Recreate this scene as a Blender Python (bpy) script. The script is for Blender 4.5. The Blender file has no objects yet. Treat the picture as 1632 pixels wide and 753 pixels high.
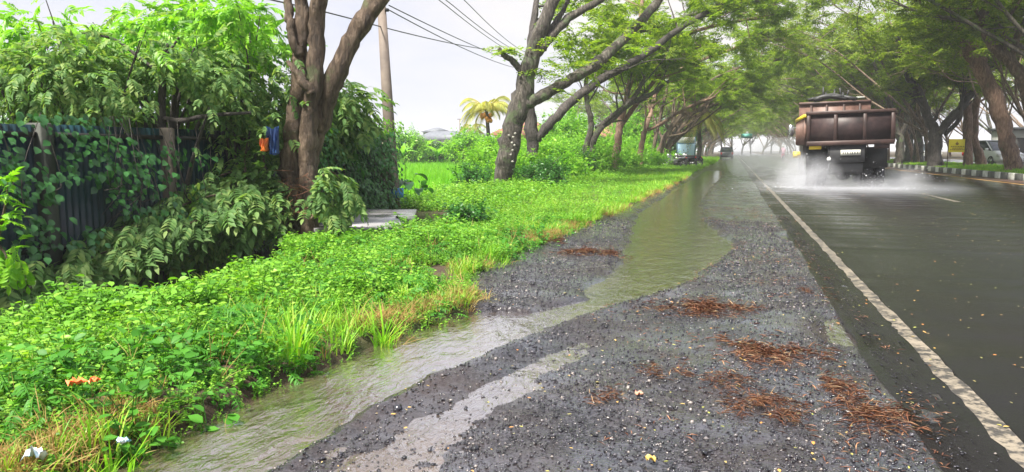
import bpy, math, random
import numpy as np
from math import sin, cos, atan, radians, pi
random.seed(7)
S = bpy.context.scene
COL = S.collection

# ------------------------------------------------------------------ camera
F_PX = 1180.0; CAM_H = 1.2
TH = atan(136 / F_PX); PS = atan(352 * cos(TH) / F_PX)
cam_d = bpy.data.cameras.new('camera'); cam = bpy.data.objects.new('camera', cam_d); COL.objects.link(cam)
cam_d.sensor_width = 36; cam_d.lens = 36 * F_PX / 1632
cam_d.clip_start = 0.05; cam_d.clip_end = 4000
cam.location = (0, 0, CAM_H); cam.rotation_euler = (pi / 2 - TH, 0, PS)
S.camera = cam

# ------------------------------------------------------------------ world, sun, exposure
SUN = np.array([-0.24, -0.46, 0.82]); SUN /= np.linalg.norm(SUN)
W = bpy.data.worlds.new("World"); S.world = W; W.use_nodes = True
nt = W.node_tree; nt.nodes.clear()
sky = nt.nodes.new('ShaderNodeTexSky'); sky.sky_type = 'NISHITA'; sky.sun_disc = False
sky.sun_elevation = math.asin(SUN[2]); sky.sun_rotation = math.atan2(SUN[0], SUN[1]); sky.air_density = 1.0; sky.dust_density = 3.0
tc = nt.nodes.new('ShaderNodeTexCoord')
mp = nt.nodes.new('ShaderNodeMapping'); mp.inputs['Scale'].default_value = (1, 1, 3.2)
nz = nt.nodes.new('ShaderNodeTexNoise'); nz.inputs['Scale'].default_value = 1.6; nz.inputs['Detail'].default_value = 6; nz.inputs['Roughness'].default_value = .55
rp = nt.nodes.new('ShaderNodeValToRGB')
rp.color_ramp.elements[0].position = .3; rp.color_ramp.elements[0].color = (3.7, 4.2, 6.1, 1)
rp.color_ramp.elements[1].position = .68; rp.color_ramp.elements[1].color = (6.6, 6.2, 5.9, 1)
mx = nt.nodes.new('ShaderNodeMixRGB'); mx.inputs[0].default_value = .86
bg = nt.nodes.new('ShaderNodeBackground'); bg.inputs['Strength'].default_value = 0.066
wo = nt.nodes.new('ShaderNodeOutputWorld')
L = nt.links.new
L(tc.outputs['Generated'], mp.inputs[0]); L(mp.outputs[0], nz.inputs['Vector']); L(nz.outputs['Fac'], rp.inputs[0])
L(sky.outputs[0], mx.inputs[1]); L(rp.outputs[0], mx.inputs[2]); L(mx.outputs[0], bg.inputs[0]); L(bg.outputs[0], wo.inputs[0])
sd = bpy.data.lights.new('sun', 'SUN'); sd.energy = 5.0; sd.angle = radians(9); sd.color = (1.0, .95, .85)
so = bpy.data.objects.new('sun', sd); COL.objects.link(so)
from mathutils import Vector
so.rotation_euler = Vector(SUN).to_track_quat('Z', 'Y').to_euler()
vs = S.view_settings; vs.view_transform = 'Standard'; vs.look = 'None'; vs.exposure = 1.35; vs.gamma = 1
S.cycles.max_bounces = 6; S.cycles.diffuse_bounces = 4; S.cycles.glossy_bounces = 3; S.cycles.transmission_bounces = 4
S.cycles.transparent_max_bounces = 8; S.cycles.volume_bounces = 1; S.cycles.use_denoising = True

# ------------------------------------------------------------------ pixel helpers (only to lay out real 3D points)
def ray(px, py):
    x = px - 816; y = 376.5 - py
    fh = F_PX * cos(TH) + y * sin(TH); z = -F_PX * sin(TH) + y * cos(TH)
    return np.array([x * cos(PS) - fh * sin(PS), x * sin(PS) + fh * cos(PS), z])
def G(px, py, z=0.0):
    d = ray(px, py); t = (z - CAM_H) / d[2]; return np.array([d[0] * t, d[1] * t, z])
def A(px, py, Y):
    d = ray(px, py); t = Y / d[1]; return np.array([d[0] * t, Y, CAM_H + d[2] * t])
def pxm(p):                       # photo pixels per metre at a point
    return F_PX / (-p[0] * sin(PS) + p[1] * cos(PS))

# ------------------------------------------------------------------ mesh helpers
def mk(name, V, Fs, mat, parent=None, smooth=False, loc=None):
    V = np.asarray(V, dtype=np.float32).reshape(-1, 3)
    me = bpy.data.meshes.new(name)
    if not isinstance(Fs, (list, tuple)): Fs = [Fs]
    Fs = [np.asarray(f, dtype=np.int32) for f in Fs if len(f)]
    nl = sum(f.size for f in Fs); nf = sum(len(f) for f in Fs)
    me.vertices.add(len(V)); me.vertices.foreach_set('co', V.ravel())
    me.loops.add(nl); me.loops.foreach_set('vertex_index', np.concatenate([f.ravel() for f in Fs]))
    tot = np.concatenate([np.full(len(f), f.shape[1], np.int32) for f in Fs])
    st = np.concatenate([[0], np.cumsum(tot)[:-1]]).astype(np.int32)
    me.polygons.add(nf); me.polygons.foreach_set('loop_start', st); me.polygons.foreach_set('loop_total', tot)
    if smooth: me.polygons.foreach_set('use_smooth', np.ones(nf, bool))
    me.update(calc_edges=True); me.validate()
    me.materials.append(mat)
    o = bpy.data.objects.new(name, me); COL.objects.link(o)
    if parent: o.parent = parent
    if loc is not None: o.location = loc
    return o
def tag(o, label=None, cat=None, group=None, kind=None):
    if label: o['label'] = label
    if cat: o['category'] = cat
    if group: o['group'] = group
    if kind: o['kind'] = kind
    return o
def thing(name, label, cat, loc=(0, 0, 0), rz=0, group=None):
    o = bpy.data.objects.new(name, None); COL.objects.link(o); o.location = loc; o.rotation_euler = (0, 0, rz)
    o.empty_display_size = .2
    return tag(o, label, cat, group)
def copy_tree(o, parent=None):
    c = o.copy(); COL.objects.link(c); c.parent = parent
    for ch in list(o.children): copy_tree(ch, c)
    return c
class MB:                          # collects shapes into one mesh
    def __init__(s): s.V = []; s.Q = []; s.T = []; s.n = 0
    def add(s, V, Q=(), T=()):
        V = np.asarray(V, float).reshape(-1, 3); s.V.append(V)
        if len(Q): s.Q.append(np.asarray(Q) + s.n)
        if len(T): s.T.append(np.asarray(T) + s.n)
        s.n += len(V); return s
    def box(s, a, b, R=None, bev=0.0):
        a = np.array(a, float); b = np.array(b, float)
        x0, y0, z0 = a; x1, y1, z1 = b
        if bev > 0:
            v = []
            for z, i in ((z0, bev), (z0 + bev, 0), (z1 - bev, 0), (z1, bev)):
                j = bev
                v += [(x0 + i + (j if i == 0 else j), y0 + i, z), (x1 - i - j, y0 + i, z), (x1 - i, y0 + i + j, z), (x1 - i, y1 - i - j, z),
                      (x1 - i - j, y1 - i, z), (x0 + i + j, y1 - i, z), (x0 + i, y1 - i - j, z), (x0 + i, y0 + i + j, z)]
            q = []
            for k in range(3):
                for m in range(8): q.append((k * 8 + m, k * 8 + (m + 1) % 8, k * 8 + 8 + (m + 1) % 8, k * 8 + 8 + m))
            q += [(0, 3, 2, 1), (0, 7, 4, 3), (7, 6, 5, 4), (24, 25, 26, 27), (24, 27, 28, 31), (31, 28, 29, 30)]
            v = np.array(v)
        else:
            v = np.array([(x0, y0, z0), (x1, y0, z0), (x1, y1, z0), (x0, y1, z0), (x0, y0, z1), (x1, y0, z1), (x1, y1, z1), (x0, y1, z1)])
            q = [(0, 3, 2, 1), (4, 5, 6, 7), (0, 1, 5, 4), (1, 2, 6, 5), (2, 3, 7, 6), (3, 0, 4, 7)]
        if R is not None: v = v @ np.array(R).T
        return s.add(v, q)
    def tube(s, P, R, n=8, cap=True, wob=0.0, rng=None, ovl=1.0):
        P = np.asarray(P, float); R = np.broadcast_to(np.asarray(R, float), (len(P),))
        T = np.gradient(P, axis=0); T /= np.linalg.norm(T, axis=1)[:, None] + 1e-9
        ref = np.array([0, 0, 1.0]) if abs(T[0, 2]) < .9 else np.array([0, 1.0, 0])
        N = []; u = np.cross(T[0], ref); u /= np.linalg.norm(u)
        for t in T:
            u = u - t * np.dot(u, t); u /= np.linalg.norm(u) + 1e-9; N.append(u.copy())
        N = np.array(N); B = np.cross(T, N)
        a = np.linspace(0, 2 * pi, n, endpoint=False)
        rr = R[:, None] * np.ones((1, n))
        if wob and rng is not None:
            rr = rr * (1 + wob * rng.normal(0, 1, (len(P), n)) + wob * 1.5 * rng.normal(0, 1, (1, n)))
        V = P[:, None, :] + rr[..., None] * (np.cos(a)[None, :, None] * N[:, None, :] + np.sin(a)[None, :, None] * B[:, None, :] * ovl)
        k = np.arange(len(P) - 1)[:, None] * n; j = np.arange(n)[None, :]; j2 = (j + 1) % n
        Q = np.stack([k + j, k + j2, k + n + j2, k + n + j], -1).reshape(-1, 4)
        V = V.reshape(-1, 3); Tt = []
        if cap:
            c0 = len(V); V = np.vstack([V, P[0], P[-1]])
            for m in range(n):
                Tt.append((c0, (m + 1) % n, m)); Tt.append((c0 + 1, (len(P) - 1) * n + m, (len(P) - 1) * n + (m + 1) % n))
        return s.add(V, Q, Tt)
    def poly(s, pts, th=0.0, nrm=(0, 0, 1)):          # extruded polygon (convex-ish), fan
        P = np.array(pts, float); n = len(P); c = P.mean(0)
        d = np.array(nrm, float) * th
        V = np.vstack([P, c, P + d, c + d]); T = []; Q = []
        for i in range(n):
            j = (i + 1) % n; T += [(n, i, j), (2 * n + 1, n + 1 + j, n + 1 + i)]; Q.append((i, n + 1 + i, n + 1 + j, j))
        return s.add(V, Q, T)
    def lathe(s, prof, n=20, axis='z', c=(0, 0, 0)):
        a = np.linspace(0, 2 * pi, n, endpoint=False); V = []
        for r, z in prof:
            ring = np.stack([r * np.cos(a), r * np.sin(a), np.full(n, z)], 1)
            if axis == 'x': ring = ring[:, [2, 0, 1]]
            elif axis == 'y': ring = ring[:, [0, 2, 1]]
            V.append(ring + np.array(c))
        k = np.arange(len(prof) - 1)[:, None] * n; j = np.arange(n)[None, :]; j2 = (j + 1) % n
        return s.add(np.vstack(V), np.stack([k + j, k + j2, k + n + j2, k + n + j], -1).reshape(-1, 4))
    def build(s, name, mat, parent=None, smooth=False, loc=None):
        V = np.vstack(s.V); Fs = []
        if s.Q: Fs.append(np.vstack(s.Q))
        if s.T: Fs.append(np.vstack(s.T))
        return mk(name, V, Fs, mat, parent, smooth, loc)
def frames(D, U):                  # columns: x right, y along D, z up-ish
    D = D / (np.linalg.norm(D, axis=1)[:, None] + 1e-9)
    X = np.cross(D, U); X /= np.linalg.norm(X, axis=1)[:, None] + 1e-9
    Z = np.cross(X, D)
    return np.stack([X, D, Z], -1)
def scatter(T, pos, R, s):         # T=(V,[faces]) copied by arrays -> (V, [faces])
    V, Fs = T; n = len(pos); s = np.broadcast_to(np.asarray(s, float), (n,))
    out = np.einsum('nij,vj->nvi', R, V) * s[:, None, None] + pos[:, None, :]
    off = (np.arange(n) * len(V))[:, None, None]
    return out.reshape(-1, 3), [(f[None] + off).reshape(-1, f.shape[1]) for f in Fs]
def merge(parts):
    V = []; by = {}; n = 0
    for v, fs in parts:
        V.append(v)
        for f in fs: by.setdefault(f.shape[1], []).append(f + n)
        n += len(v)
    return np.vstack(V), [np.vstack(x) for x in by.values()]
def rot_any(rng, n, tilt=.5):      # random yaw and some tilt
    a = rng.uniform(0, 2 * pi, n); D = np.stack([np.cos(a), np.sin(a), rng.normal(0, tilt, n)], 1)
    U = np.stack([rng.normal(0, tilt, n), rng.normal(0, tilt, n), np.ones(n)], 1)
    return frames(D, U)
def vnoise(x, y, seed=0):          # cheap smooth value noise, vectorised
    xi = np.floor(x).astype(np.int64); yi = np.floor(y).astype(np.int64); xf = x - xi; yf = y - yi
    def h(a, b):
        n = (a * 374761393 + b * 668265263 + seed * 1442695041) & 0xffffffff
        n = ((n ^ (n >> 13)) * 1274126177) & 0xffffffff
        return ((n ^ (n >> 16)) & 0xffff) / 65535.0
    u = xf * xf * (3 - 2 * xf); v = yf * yf * (3 - 2 * yf)
    return (h(xi, yi) * (1 - u) + h(xi + 1, yi) * u) * (1 - v) + (h(xi, yi + 1) * (1 - u) + h(xi + 1, yi + 1) * u) * v
def fbm(x, y, o=4, seed=0):
    t = 0; a = .5
    for i in range(o): t = t + a * vnoise(x * 2 ** i, y * 2 ** i, seed + i); a *= .5
    return t
def sst(a, b, x):
    t = np.clip((x - a) / (b - a), 0, 1); return t * t * (3 - 2 * t)

# ------------------------------------------------------------------ materials
def nodes(name):
    m = bpy.data.materials.new(name); m.use_nodes = True; n = m.node_tree; n.nodes.clear()
    o = n.nodes.new('ShaderNodeOutputMaterial'); return m, n, o
def nn(n, t, **k):
    x = n.nodes.new(t)
    for a, b in k.items():
        if a in x.inputs.keys(): x.inputs[a].default_value = b
        else: setattr(x, a, b)
    return x
def ramp(n, fac, stops):
    r = n.nodes.new('ShaderNodeValToRGB'); e = r.color_ramp.elements
    while len(e) < len(stops): e.new(.5)
    for i, (p, c) in enumerate(stops): e[i].position = p; e[i].color = (*c, 1) if len(c) == 3 else c
    n.links.new(fac, r.inputs[0]); return r.outputs[0]
def noise(n, scale, detail=5, rough=.55, vec=None, dist=0.0):
    x = n.nodes.new('ShaderNodeTexNoise'); x.inputs['Scale'].default_value = scale; x.inputs['Detail'].default_value = detail
    x.inputs['Roughness'].default_value = rough; x.inputs['Distortion'].default_value = dist
    if vec is None:
        t = n.nodes.new('ShaderNodeTexCoord'); vec = t.outputs['Object']
    n.links.new(vec, x.inputs['Vector']); return x.outputs['Fac']
def objvec(n, scale):
    t = n.nodes.new('ShaderNodeTexCoord'); m = n.nodes.new('ShaderNodeMapping'); m.inputs['Scale'].default_value = scale
    n.links.new(t.outputs['Object'], m.inputs[0]); return m.outputs[0]
def mixc(n, f, a, b):
    x = n.nodes.new('ShaderNodeMixRGB')
    for i, v in ((0, f), (1, a), (2, b)):
        if isinstance(v, (int, float)): x.inputs[i].default_value = v
        elif isinstance(v, tuple): x.inputs[i].default_value = (*v, 1)
        else: n.links.new(v, x.inputs[i])
    return x.outputs[0]
def bump(n, h, strength, dist, prev=None):
    b = n.nodes.new('ShaderNodeBump'); b.inputs['Strength'].default_value = strength; b.inputs['Distance'].default_value = dist
    n.links.new(h, b.inputs['Height'])
    if prev: n.links.new(prev, b.inputs['Normal'])
    return b.outputs[0]
def pbr(n, o, col, rough=.6, spec=.5, metal=0.0, normal=None, **k):
    p = n.nodes.new('ShaderNodeBsdfPrincipled')
    for key, v in (('Base Color', col), ('Roughness', rough), ('Specular IOR Level', spec), ('Metallic', metal)):
        if isinstance(v, tuple): p.inputs[key].default_value = (*v, 1)
        elif isinstance(v, (int, float)): p.inputs[key].default_value = v
        else: n.links.new(v, p.inputs[key])
    for key, v in k.items(): p.inputs[key.replace('_', ' ')].default_value = v
    if normal: n.links.new(normal, p.inputs['Normal'])
    n.links.new(p.outputs[0], o.inputs[0]); return p
def simple(name, c, c2=None, rough=.6, scale=4, metal=0.0, bs=0.0, spec=.5, bscale=None, lo=.35, hi=.65):
    m, n, o = nodes(name)
    f = noise(n, scale); col = ramp(n, f, [(lo, c), (hi, c2 or tuple(x * .7 for x in c))])
    nm = bump(n, noise(n, bscale or scale * 5), bs, .02) if bs else None
    pbr(n, o, col, rough, spec, metal, nm); return m
def leafmat(name, cols, rough=.45, trans=.35, tint=(1.25, 1.35, .55), spec=.35):
    m, n, o = nodes(name)
    g = n.nodes.new('ShaderNodeNewGeometry')
    big = noise(n, 1.3, 3)
    a = n.nodes.new('ShaderNodeMath'); a.operation = 'MULTIPLY_ADD'; n.links.new(g.outputs['Random Per Island'], a.inputs[0]); a.inputs[1].default_value = .5
    b = n.nodes.new('ShaderNodeMath'); b.operation = 'MULTIPLY'; n.links.new(big, b.inputs[0]); b.inputs[1].default_value = .72; n.links.new(b.outputs[0], a.inputs[2])
    k = len(cols); col = ramp(n, a.outputs[0], [(.12 + .76 * i / (k - 1), c) for i, c in enumerate(cols)])
    p = pbr(n, o, col, rough, spec)
    t = n.nodes.new('ShaderNodeBsdfTranslucent'); tm = n.nodes.new('ShaderNodeMixRGB'); tm.blend_type = 'MULTIPLY'; tm.inputs[0].default_value = 1
    n.links.new(col, tm.inputs[1]); tm.inputs[2].default_value = (*tint, 1); n.links.new(tm.outputs[0], t.inputs[0])
    ms = n.nodes.new('ShaderNodeMixShader'); ms.inputs[0].default_value = trans
    n.links.new(p.outputs[0], ms.inputs[1]); n.links.new(t.outputs[0], ms.inputs[2]); n.links.new(ms.outputs[0], o.inputs[0]); return m
def barkmat(name, c1, c2, c3, moss=None, mossamt=.0, sc=1.0):
    m, n, o = nodes(name)
    v = objvec(n, (7 * sc, 7 * sc, 1.6 * sc)); f = noise(n, 2.2, 8, .65, v, .4)
    f2 = noise(n, 1.3, 3); col = ramp(n, f, [(.3, c1), (.5, c2), (.72, c3)])
    col = mixc(n, ramp(n, f2, [(.42, (0, 0, 0)), (.62, (.55, .55, .55))]), col, tuple(x * .45 for x in c2))
    if moss:
        f3 = noise(n, 2.6, 5); col = mixc(n, ramp(n, f3, [(.62 - mossamt, (0, 0, 0)), (.7 - mossamt, (.8, .8, .8))]), col, moss)
    nm = bump(n, noise(n, 22, 5, .7, v), .6, .015, bump(n, f, 1.0, .09)); pbr(n, o, col, .62, .35, 0.0, nm); return m

M = {}
M['bark'] = barkmat('bark', (.022, .016, .012), (.12, .082, .056), (.30, .22, .155), (.10, .12, .05), .03)
M['bark_red'] = barkmat('bark_red', (.06, .036, .026), (.25, .15, .105), (.44, .31, .23), (.10, .11, .05), .0)
M['bark_grey'] = barkmat('bark_grey', (.020, .018, .016), (.085, .072, .060), (.25, .225, .19), (.10, .14, .06), .08)
M['bark_pale'] = barkmat('bark_pale', (.07, .05, .037), (.24, .17, .125), (.42, .33, .26))
M['bark_dark'] = barkmat('bark_dark', (.02, .018, .018), (.065, .055, .05), (.13, .11, .10))
M['leaf_rain'] = leafmat('rain_tree_leaves', [(.055, .12, .012), (.10, .19, .016), (.18, .28, .022), (.30, .37, .04)], .5, .58)
M['leaf_right'] = leafmat('darker_rain_leaves', [(.055, .11, .014), (.10, .175, .018), (.18, .26, .022), (.29, .35, .04)], .5, .52)
M['leaf_shrub'] = leafmat('shrub_leaves', [(.05, .12, .035), (.09, .19, .055), (.15, .28, .085), (.28, .38, .12)], .55, .45, (1.25, 1.3, .5), .22)
M['leaf_fresh'] = leafmat('fresh_leaves', [(.07, .22, .015), (.13, .34, .02), (.20, .45, .03), (.30, .52, .05)], .4, .45, (1.2, 1.3, .4))
M['leaf_broad'] = leafmat('broad_weed_leaves', [(.03, .12, .012), (.05, .19, .018), (.09, .28, .03)], .5, .35, spec=.25)
M['leaf_dark'] = leafmat('dark_shrub_leaves', [(.018, .07, .015), (.035, .13, .02), (.06, .2, .03)], .35, .3)
M['leaf_vine'] = leafmat('vine_leaves', [(.016, .07, .02), (.03, .12, .03), (.06, .2, .05)], .3, .3, spec=.6)
M['weed'] = leafmat('weed_leaves', [(.05, .16, .02), (.10, .27, .025), (.17, .40, .035), (.29, .50, .06)], .42, .4, (1.2, 1.25, .4))
M['grass'] = leafmat('grass_blades', [(.08, .25, .012), (.14, .38, .018), (.24, .50, .03), (.40, .50, .08)], .45, .4, (1.2, 1.25, .4))
M['drygrass'] = leafmat('dry_grass', [(.28, .13, .05), (.38, .22, .08), (.30, .30, .07)], .6, .3, (1, 1, .8))
M['rice'] = leafmat('rice_leaves', [(.10, .38, .015), (.17, .50, .02), (.26, .58, .03)], .5, .45, (1.2, 1.2, .4))
M['banana'] = leafmat('banana_leaf', [(.10, .32, .03), (.17, .44, .05), (.26, .52, .08)], .35, .5, (1.3, 1.3, .5))
M['palm'] = leafmat('palm_leaf', [(.13, .17, .03), (.24, .28, .05), (.38, .38, .09)], .5, .4, (1.2, 1.1, .5))
M['palm_yellow'] = leafmat('yellow_palm_leaf', [(.20, .27, .05), (.34, .38, .08), (.52, .48, .12)], .5, .4, (1.2, 1.1, .5))
M['concrete'] = simple('concrete', (.32, .31, .30), (.22, .21, .20), .75, 3, bs=.3)
M['pole'] = simple('pole_concrete', (.20, .16, .13), (.12, .095, .08), .75, 2.5, bs=.3)
M['wire'] = simple('wire_black', (.06, .055, .06), None, .5)
M['black'] = simple('black_rubber', (.018, .018, .02), (.03, .03, .032), .55, 6, bs=.2)
M['dark'] = simple('dark_steel', (.025, .026, .03), (.045, .04, .038), .5, 8, .4)
M['white_paint'] = simple('white_car_paint', (.90, .90, .91), (.86, .86, .88), .15, 2)
M['glass'] = simple('tinted_glass', (.03, .04, .05), (.05, .06, .07), .06, 2, spec=.8)
M['lamp'] = simple('lamp_lens', (.75, .75, .7), (.6, .6, .6), .1, 5)
M['redlamp'] = simple('red_lens', (.5, .02, .02), (.3, .02, .02), .2, 5)
M['yellow'] = simple('yellow_paint', (.75, .55, .03), (.55, .38, .03), .5, 3)
M['brown_text'] = simple('brown_lettering', (.35, .22, .02), None, .6)
M['wall_fungus'] = simple('pale_fungus', (.34, .33, .29), (.22, .21, .18), .7, 20)
M['chrome'] = simple('bright_metal', (.6, .6, .62), (.4, .4, .42), .25, 5, .9)

# ------------------------------------------------------------------ terrain
EY = [-20, 2.3, 3.0, 3.7, 4.6, 5.0, 5.35, 5.8, 6.4, 7.5, 9.9, 12, 16, 26, 42, 69, 120, 2000]
EX = [-2.3, -2.28, -2.27, -2.2, -2.03, -1.9, -1.84, -2.12, -2.25, -2.25, -2.2, -2.05, -1.98, -1.8, -1.9, -1.55, -1.8, -1.8]
def xe(y): return np.interp(y, EY, EX) + .10 * (fbm(y * 2.2, y * 0 + 3.1, 3, 5) - .45)
def ditch(x, y):
    return sst(-4.65, -5.2, x + .9 * sst(7.2, 8.6, y) + .25 * (fbm(y * .9, y * 0 + 8.5, 3, 9) - .45)) * (1 - sst(-8.2, -9.2, x)) * (1 - sst(9.0, 9.9, y)) \
        + sst(-5.3, -5.6, x) * (1 - sst(-7.3, -7.7, x)) * sst(9.3, 9.7, y) * (1 - sst(13.6, 14.2, y)) * .85
def terr(x, y):
    x = np.asarray(x, float); y = np.asarray(y, float)
    e = xe(y)
    left = sst(0.30, -.02, x - e)
    z = -.32 + left * (.36 + .09 * fbm(x * 1.1, y * 1.1, 4, 2))
    z = z - .16 * sst(-2.8, -4.7, x) * (1 - sst(14, 20, y)) - ditch(x, y) * 1.05
    z = z - .28 * sst(-7.2, -8.6, x) * sst(14.0, 17, y)
    r = sst(10.86, 10.9, x)
    z = z + r * (.42 + .12 * sst(11, 12.6, x) - .08 * sst(15.0, 16.6, x) + .05 * fbm(x * .8, y * .8, 3, 4))
    z = z + .22 * sst(23.4, 25, x)
    return z
m, n, o = nodes('soil')
f = noise(n, 3.0, 6); c = ramp(n, f, [(.35, (.035, .024, .016)), (.6, (.075, .05, .032))])
f2 = noise(n, .8, 4); c = mixc(n, ramp(n, f2, [(.5, (0, 0, 0)), (.62, (.6, .6, .6))]), c, (.035, .06, .012))
pbr(n, o, c, .8, .3, 0.0, bump(n, noise(n, 30, 4), .6, .03)); M['soil'] = m
xs = np.concatenate([[-1500, -800, -400, -200, -120, -80], np.arange(-60, -12, 2.0), np.arange(-12, -1.2, .12), [-1, 1, 4, 8, 10.5, 10.8, 10.84, 10.88, 10.92, 11.1, 11.4, 11.8, 12.2, 12.6, 13.5, 14.5, 15.2, 15.8, 16.4, 17, 20, 23, 23.6, 24.4, 26, 30, 40, 60, 100, 200, 400, 800, 1500]])
ys = np.concatenate([[-300, -60, -20], np.arange(-8, 20, .16), np.arange(20, 60, .6), np.arange(60, 200, 4.0), [220, 260, 320, 400, 600, 900, 1500]])
def grid(xs, ys, zf):
    X, Y = np.meshgrid(xs, ys); Z = zf(X, Y)
    nx = len(xs); ny = len(ys); i = np.arange(ny - 1)[:, None] * nx + np.arange(nx - 1)[None]
    return np.stack([X, Y, Z], -1).reshape(-1, 3), np.stack([i, i + 1, i + nx + 1, i + nx], -1).reshape(-1, 4)
V, Q = grid(xs, ys, terr)
tag(mk('ground', V, Q, M['soil'], smooth=True), kind='structure')

# shoulder: gravel bed with the stream channel pressed into it
RS = .857
def edge(pts):
    g = np.array([G(*p)[:2] for p in pts]); g = g[np.argsort(g[:, 1])]; return g[:, 1], g[:, 0]
LY, LX = edge([(90, 800), (240, 748), (450, 628), (600, 562), (650, 530), (720, 508), (745, 498), (775, 512), (850, 500), (920, 478), (985, 420), (998, 385), (1010, 345), (1045, 322), (1075, 300), (1105, 284)])
RY, RX = edge([(380, 800), (430, 752), (560, 672), (700, 600), (830, 545), (950, 502), (1080, 462), (1130, 432), (1176, 396), (1150, 372), (1122, 352), (1118, 325), (1132, 300), (1150, 284)])
def smoothx(Yk, Xk, y): return np.interp(y, Yk, Xk)
def shoulder_z(x, y):
    w = .11 * (fbm(x * 3.2, y * 2.4, 3, 11) - .47) * 2 + .09 * (fbm(x * 9, y * 6, 3, 12) - .47)
    l = smoothx(LY, LX, y) - .35 * (1 - sst(4.6, 5.4, y)); r = smoothx(RY, RX, y)
    d = np.minimum(x - l, r - x) + w
    ch = sst(-.10, .16, d) * (1 - sst(40, 52, y))
    z = .034 + .016 * (fbm(x * 2.2, y * 1.6, 4, 21) - .45)
    z = z - .075 * ch
    # second, shallow rut where a film of water stands between the stones
    rc = r + .42 + .12 * (fbm(y * .9, y * 0 + 2, 2, 31) - .5)
    rut = np.exp(-((x - rc) / .22) ** 2) * (1 - sst(3.6, 5.2, y))
    z = z - .040 * rut * (.7 + .6 * fbm(x * 4, y * 3, 3, 41))
    # ridge of grit pushed up along the water
    z = z + .022 * np.exp(-((x - r - .06) / .07) ** 2) * (1 - sst(8, 14, y))
    # thin rut close to the water at the bottom of the picture
    z = z - .030 * np.exp(-((x - r + .02 - .12) / .05) ** 2) * (1 - sst(2.9, 3.6, y))
    near = np.exp(-((x - r - .45) / .55) ** 2) * (1 - sst(6.5, 9, y))
    z = z - .008 * near + .026 * near * (fbm(x * 5.5, y * 4.5, 3, 45) - .5)
    # puddles further out
    pd = fbm(x * 1.3 + 7, y * .55, 3, 51)
    z = z - .05 * sst(.53, .66, pd) * sst(-.9, -.3, x - .3) * sst(3.5, 6, y)
    e = xe(y); z = z + .03 * sst(.25, .0, x - e) - .05 * sst(-.1, -.5, x - e)
    z = z + (.012 * (vnoise(x * 21, y * 21, 61) - .5) + .014 * (fbm(x * 7, y * 6, 2, 62) - .4)) * (1 - sst(10, 16, y))
    return z
m, n, o = nodes('wet_gravel')
vo = nn(n, 'ShaderNodeTexVoronoi'); vo.inputs['Scale'].default_value = 85; n.links.new(objvec(n, (1, 1, 1)), vo.inputs['Vector'])
vo2 = nn(n, 'ShaderNodeTexVoronoi'); vo2.inputs['Scale'].default_value = 34; n.links.new(objvec(n, (1, 1, 1)), vo2.inputs['Vector'])
c = ramp(n, vo.outputs['Color'], [(.15, (.008, .008, .010)), (.5, (.022, .021, .025)), (.9, (.065, .062, .072))])
f = noise(n, 1.1, 5); c = mixc(n, ramp(n, f, [(.42, (0, 0, 0)), (.62, (.65, .65, .65))]), c, (.038, .024, .018))
rg = ramp(n, noise(n, 5, 4), [(.35, (.07, .07, .07)), (.65, (.32, .32, .32))])
nm = bump(n, vo2.outputs['Distance'], .5, .008, bump(n, vo.outputs['Distance'], .8, .005))
pg_ = pbr(n, o, c, rg, .8, 0.0, nm)
gl = n.nodes.new('ShaderNodeBsdfGlossy'); gl.inputs['Roughness'].default_value = .16; gl.inputs['Color'].default_value = (.9, .93, 1, 1)
nb = bump(n, vo.outputs['Distance'], .5, .0025); n.links.new(nb, gl.inputs['Normal'])
lw = n.nodes.new('ShaderNodeLayerWeight'); lw.inputs['Blend'].default_value = .5
wf = ramp(n, lw.outputs['Facing'], [(.35, (.02, .02, .02)), (.70, (.36, .36, .36)), (.92, (.75, .75, .75))]); mk_ = ramp(n, noise(n, 1.5, 5, .6), [(.42, (.08, .08, .08)), (.62, (1, 1, 1))])
mm_ = n.nodes.new('ShaderNodeMath'); mm_.operation = 'MULTIPLY'; n.links.new(wf, mm_.inputs[0]); n.links.new(mk_, mm_.inputs[1])
ms = n.nodes.new('ShaderNodeMixShader'); n.links.new(mm_.outputs[0], ms.inputs[0]); n.links.new(pg_.outputs[0], ms.inputs[1]); n.links.new(gl.outputs[0], ms.inputs[2]); n.links.new(ms.outputs[0], o.inputs[0]); M['gravel'] = m
sxs = np.linspace(-2.95, .98, 132)
yy = [-6.0, -2]; y = 0.5
while y < 330:
    yy.append(y); y += max(.03, .012 * y if y > 4 else .03)
V, Q = grid(sxs, np.array(yy), shoulder_z)
tag(mk('road_shoulder', V, Q, M['gravel'], smooth=True), kind='structure')

m, n, o = nodes('muddy_water')
f = noise(n, 1.5, 4); c = ramp(n, f, [(.35, (.072, .052, .036)), (.65, (.125, .092, .064))])
r1 = noise(n, 16, 3, .6, objvec(n, (1.5, .62, 1)), 1.2); r2 = noise(n, 5, 3, .5, objvec(n, (1.3, .8, 1)), .6)
nm = bump(n, r2, 1.0, .014, bump(n, r1, 1.0, .0055))
p_ = pbr(n, o, c, .12, .5, 0.0, nm, IOR=1.33)
gl = n.nodes.new('ShaderNodeBsdfGlossy'); gl.inputs['Roughness'].default_value = .03; gl.inputs['Color'].default_value = (.93, .95, 1, 1); n.links.new(nm, gl.inputs['Normal'])
lw = n.nodes.new('ShaderNodeLayerWeight'); lw.inputs['Blend'].default_value = .5; n.links.new(nm, lw.inputs['Normal'])
wf = ramp(n, lw.outputs['Facing'], [(.30, (.06, .06, .06)), (.58, (.36, .36, .36)), (.76, (.68, .68, .68)), (.92, (.84, .84, .84))])
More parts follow.
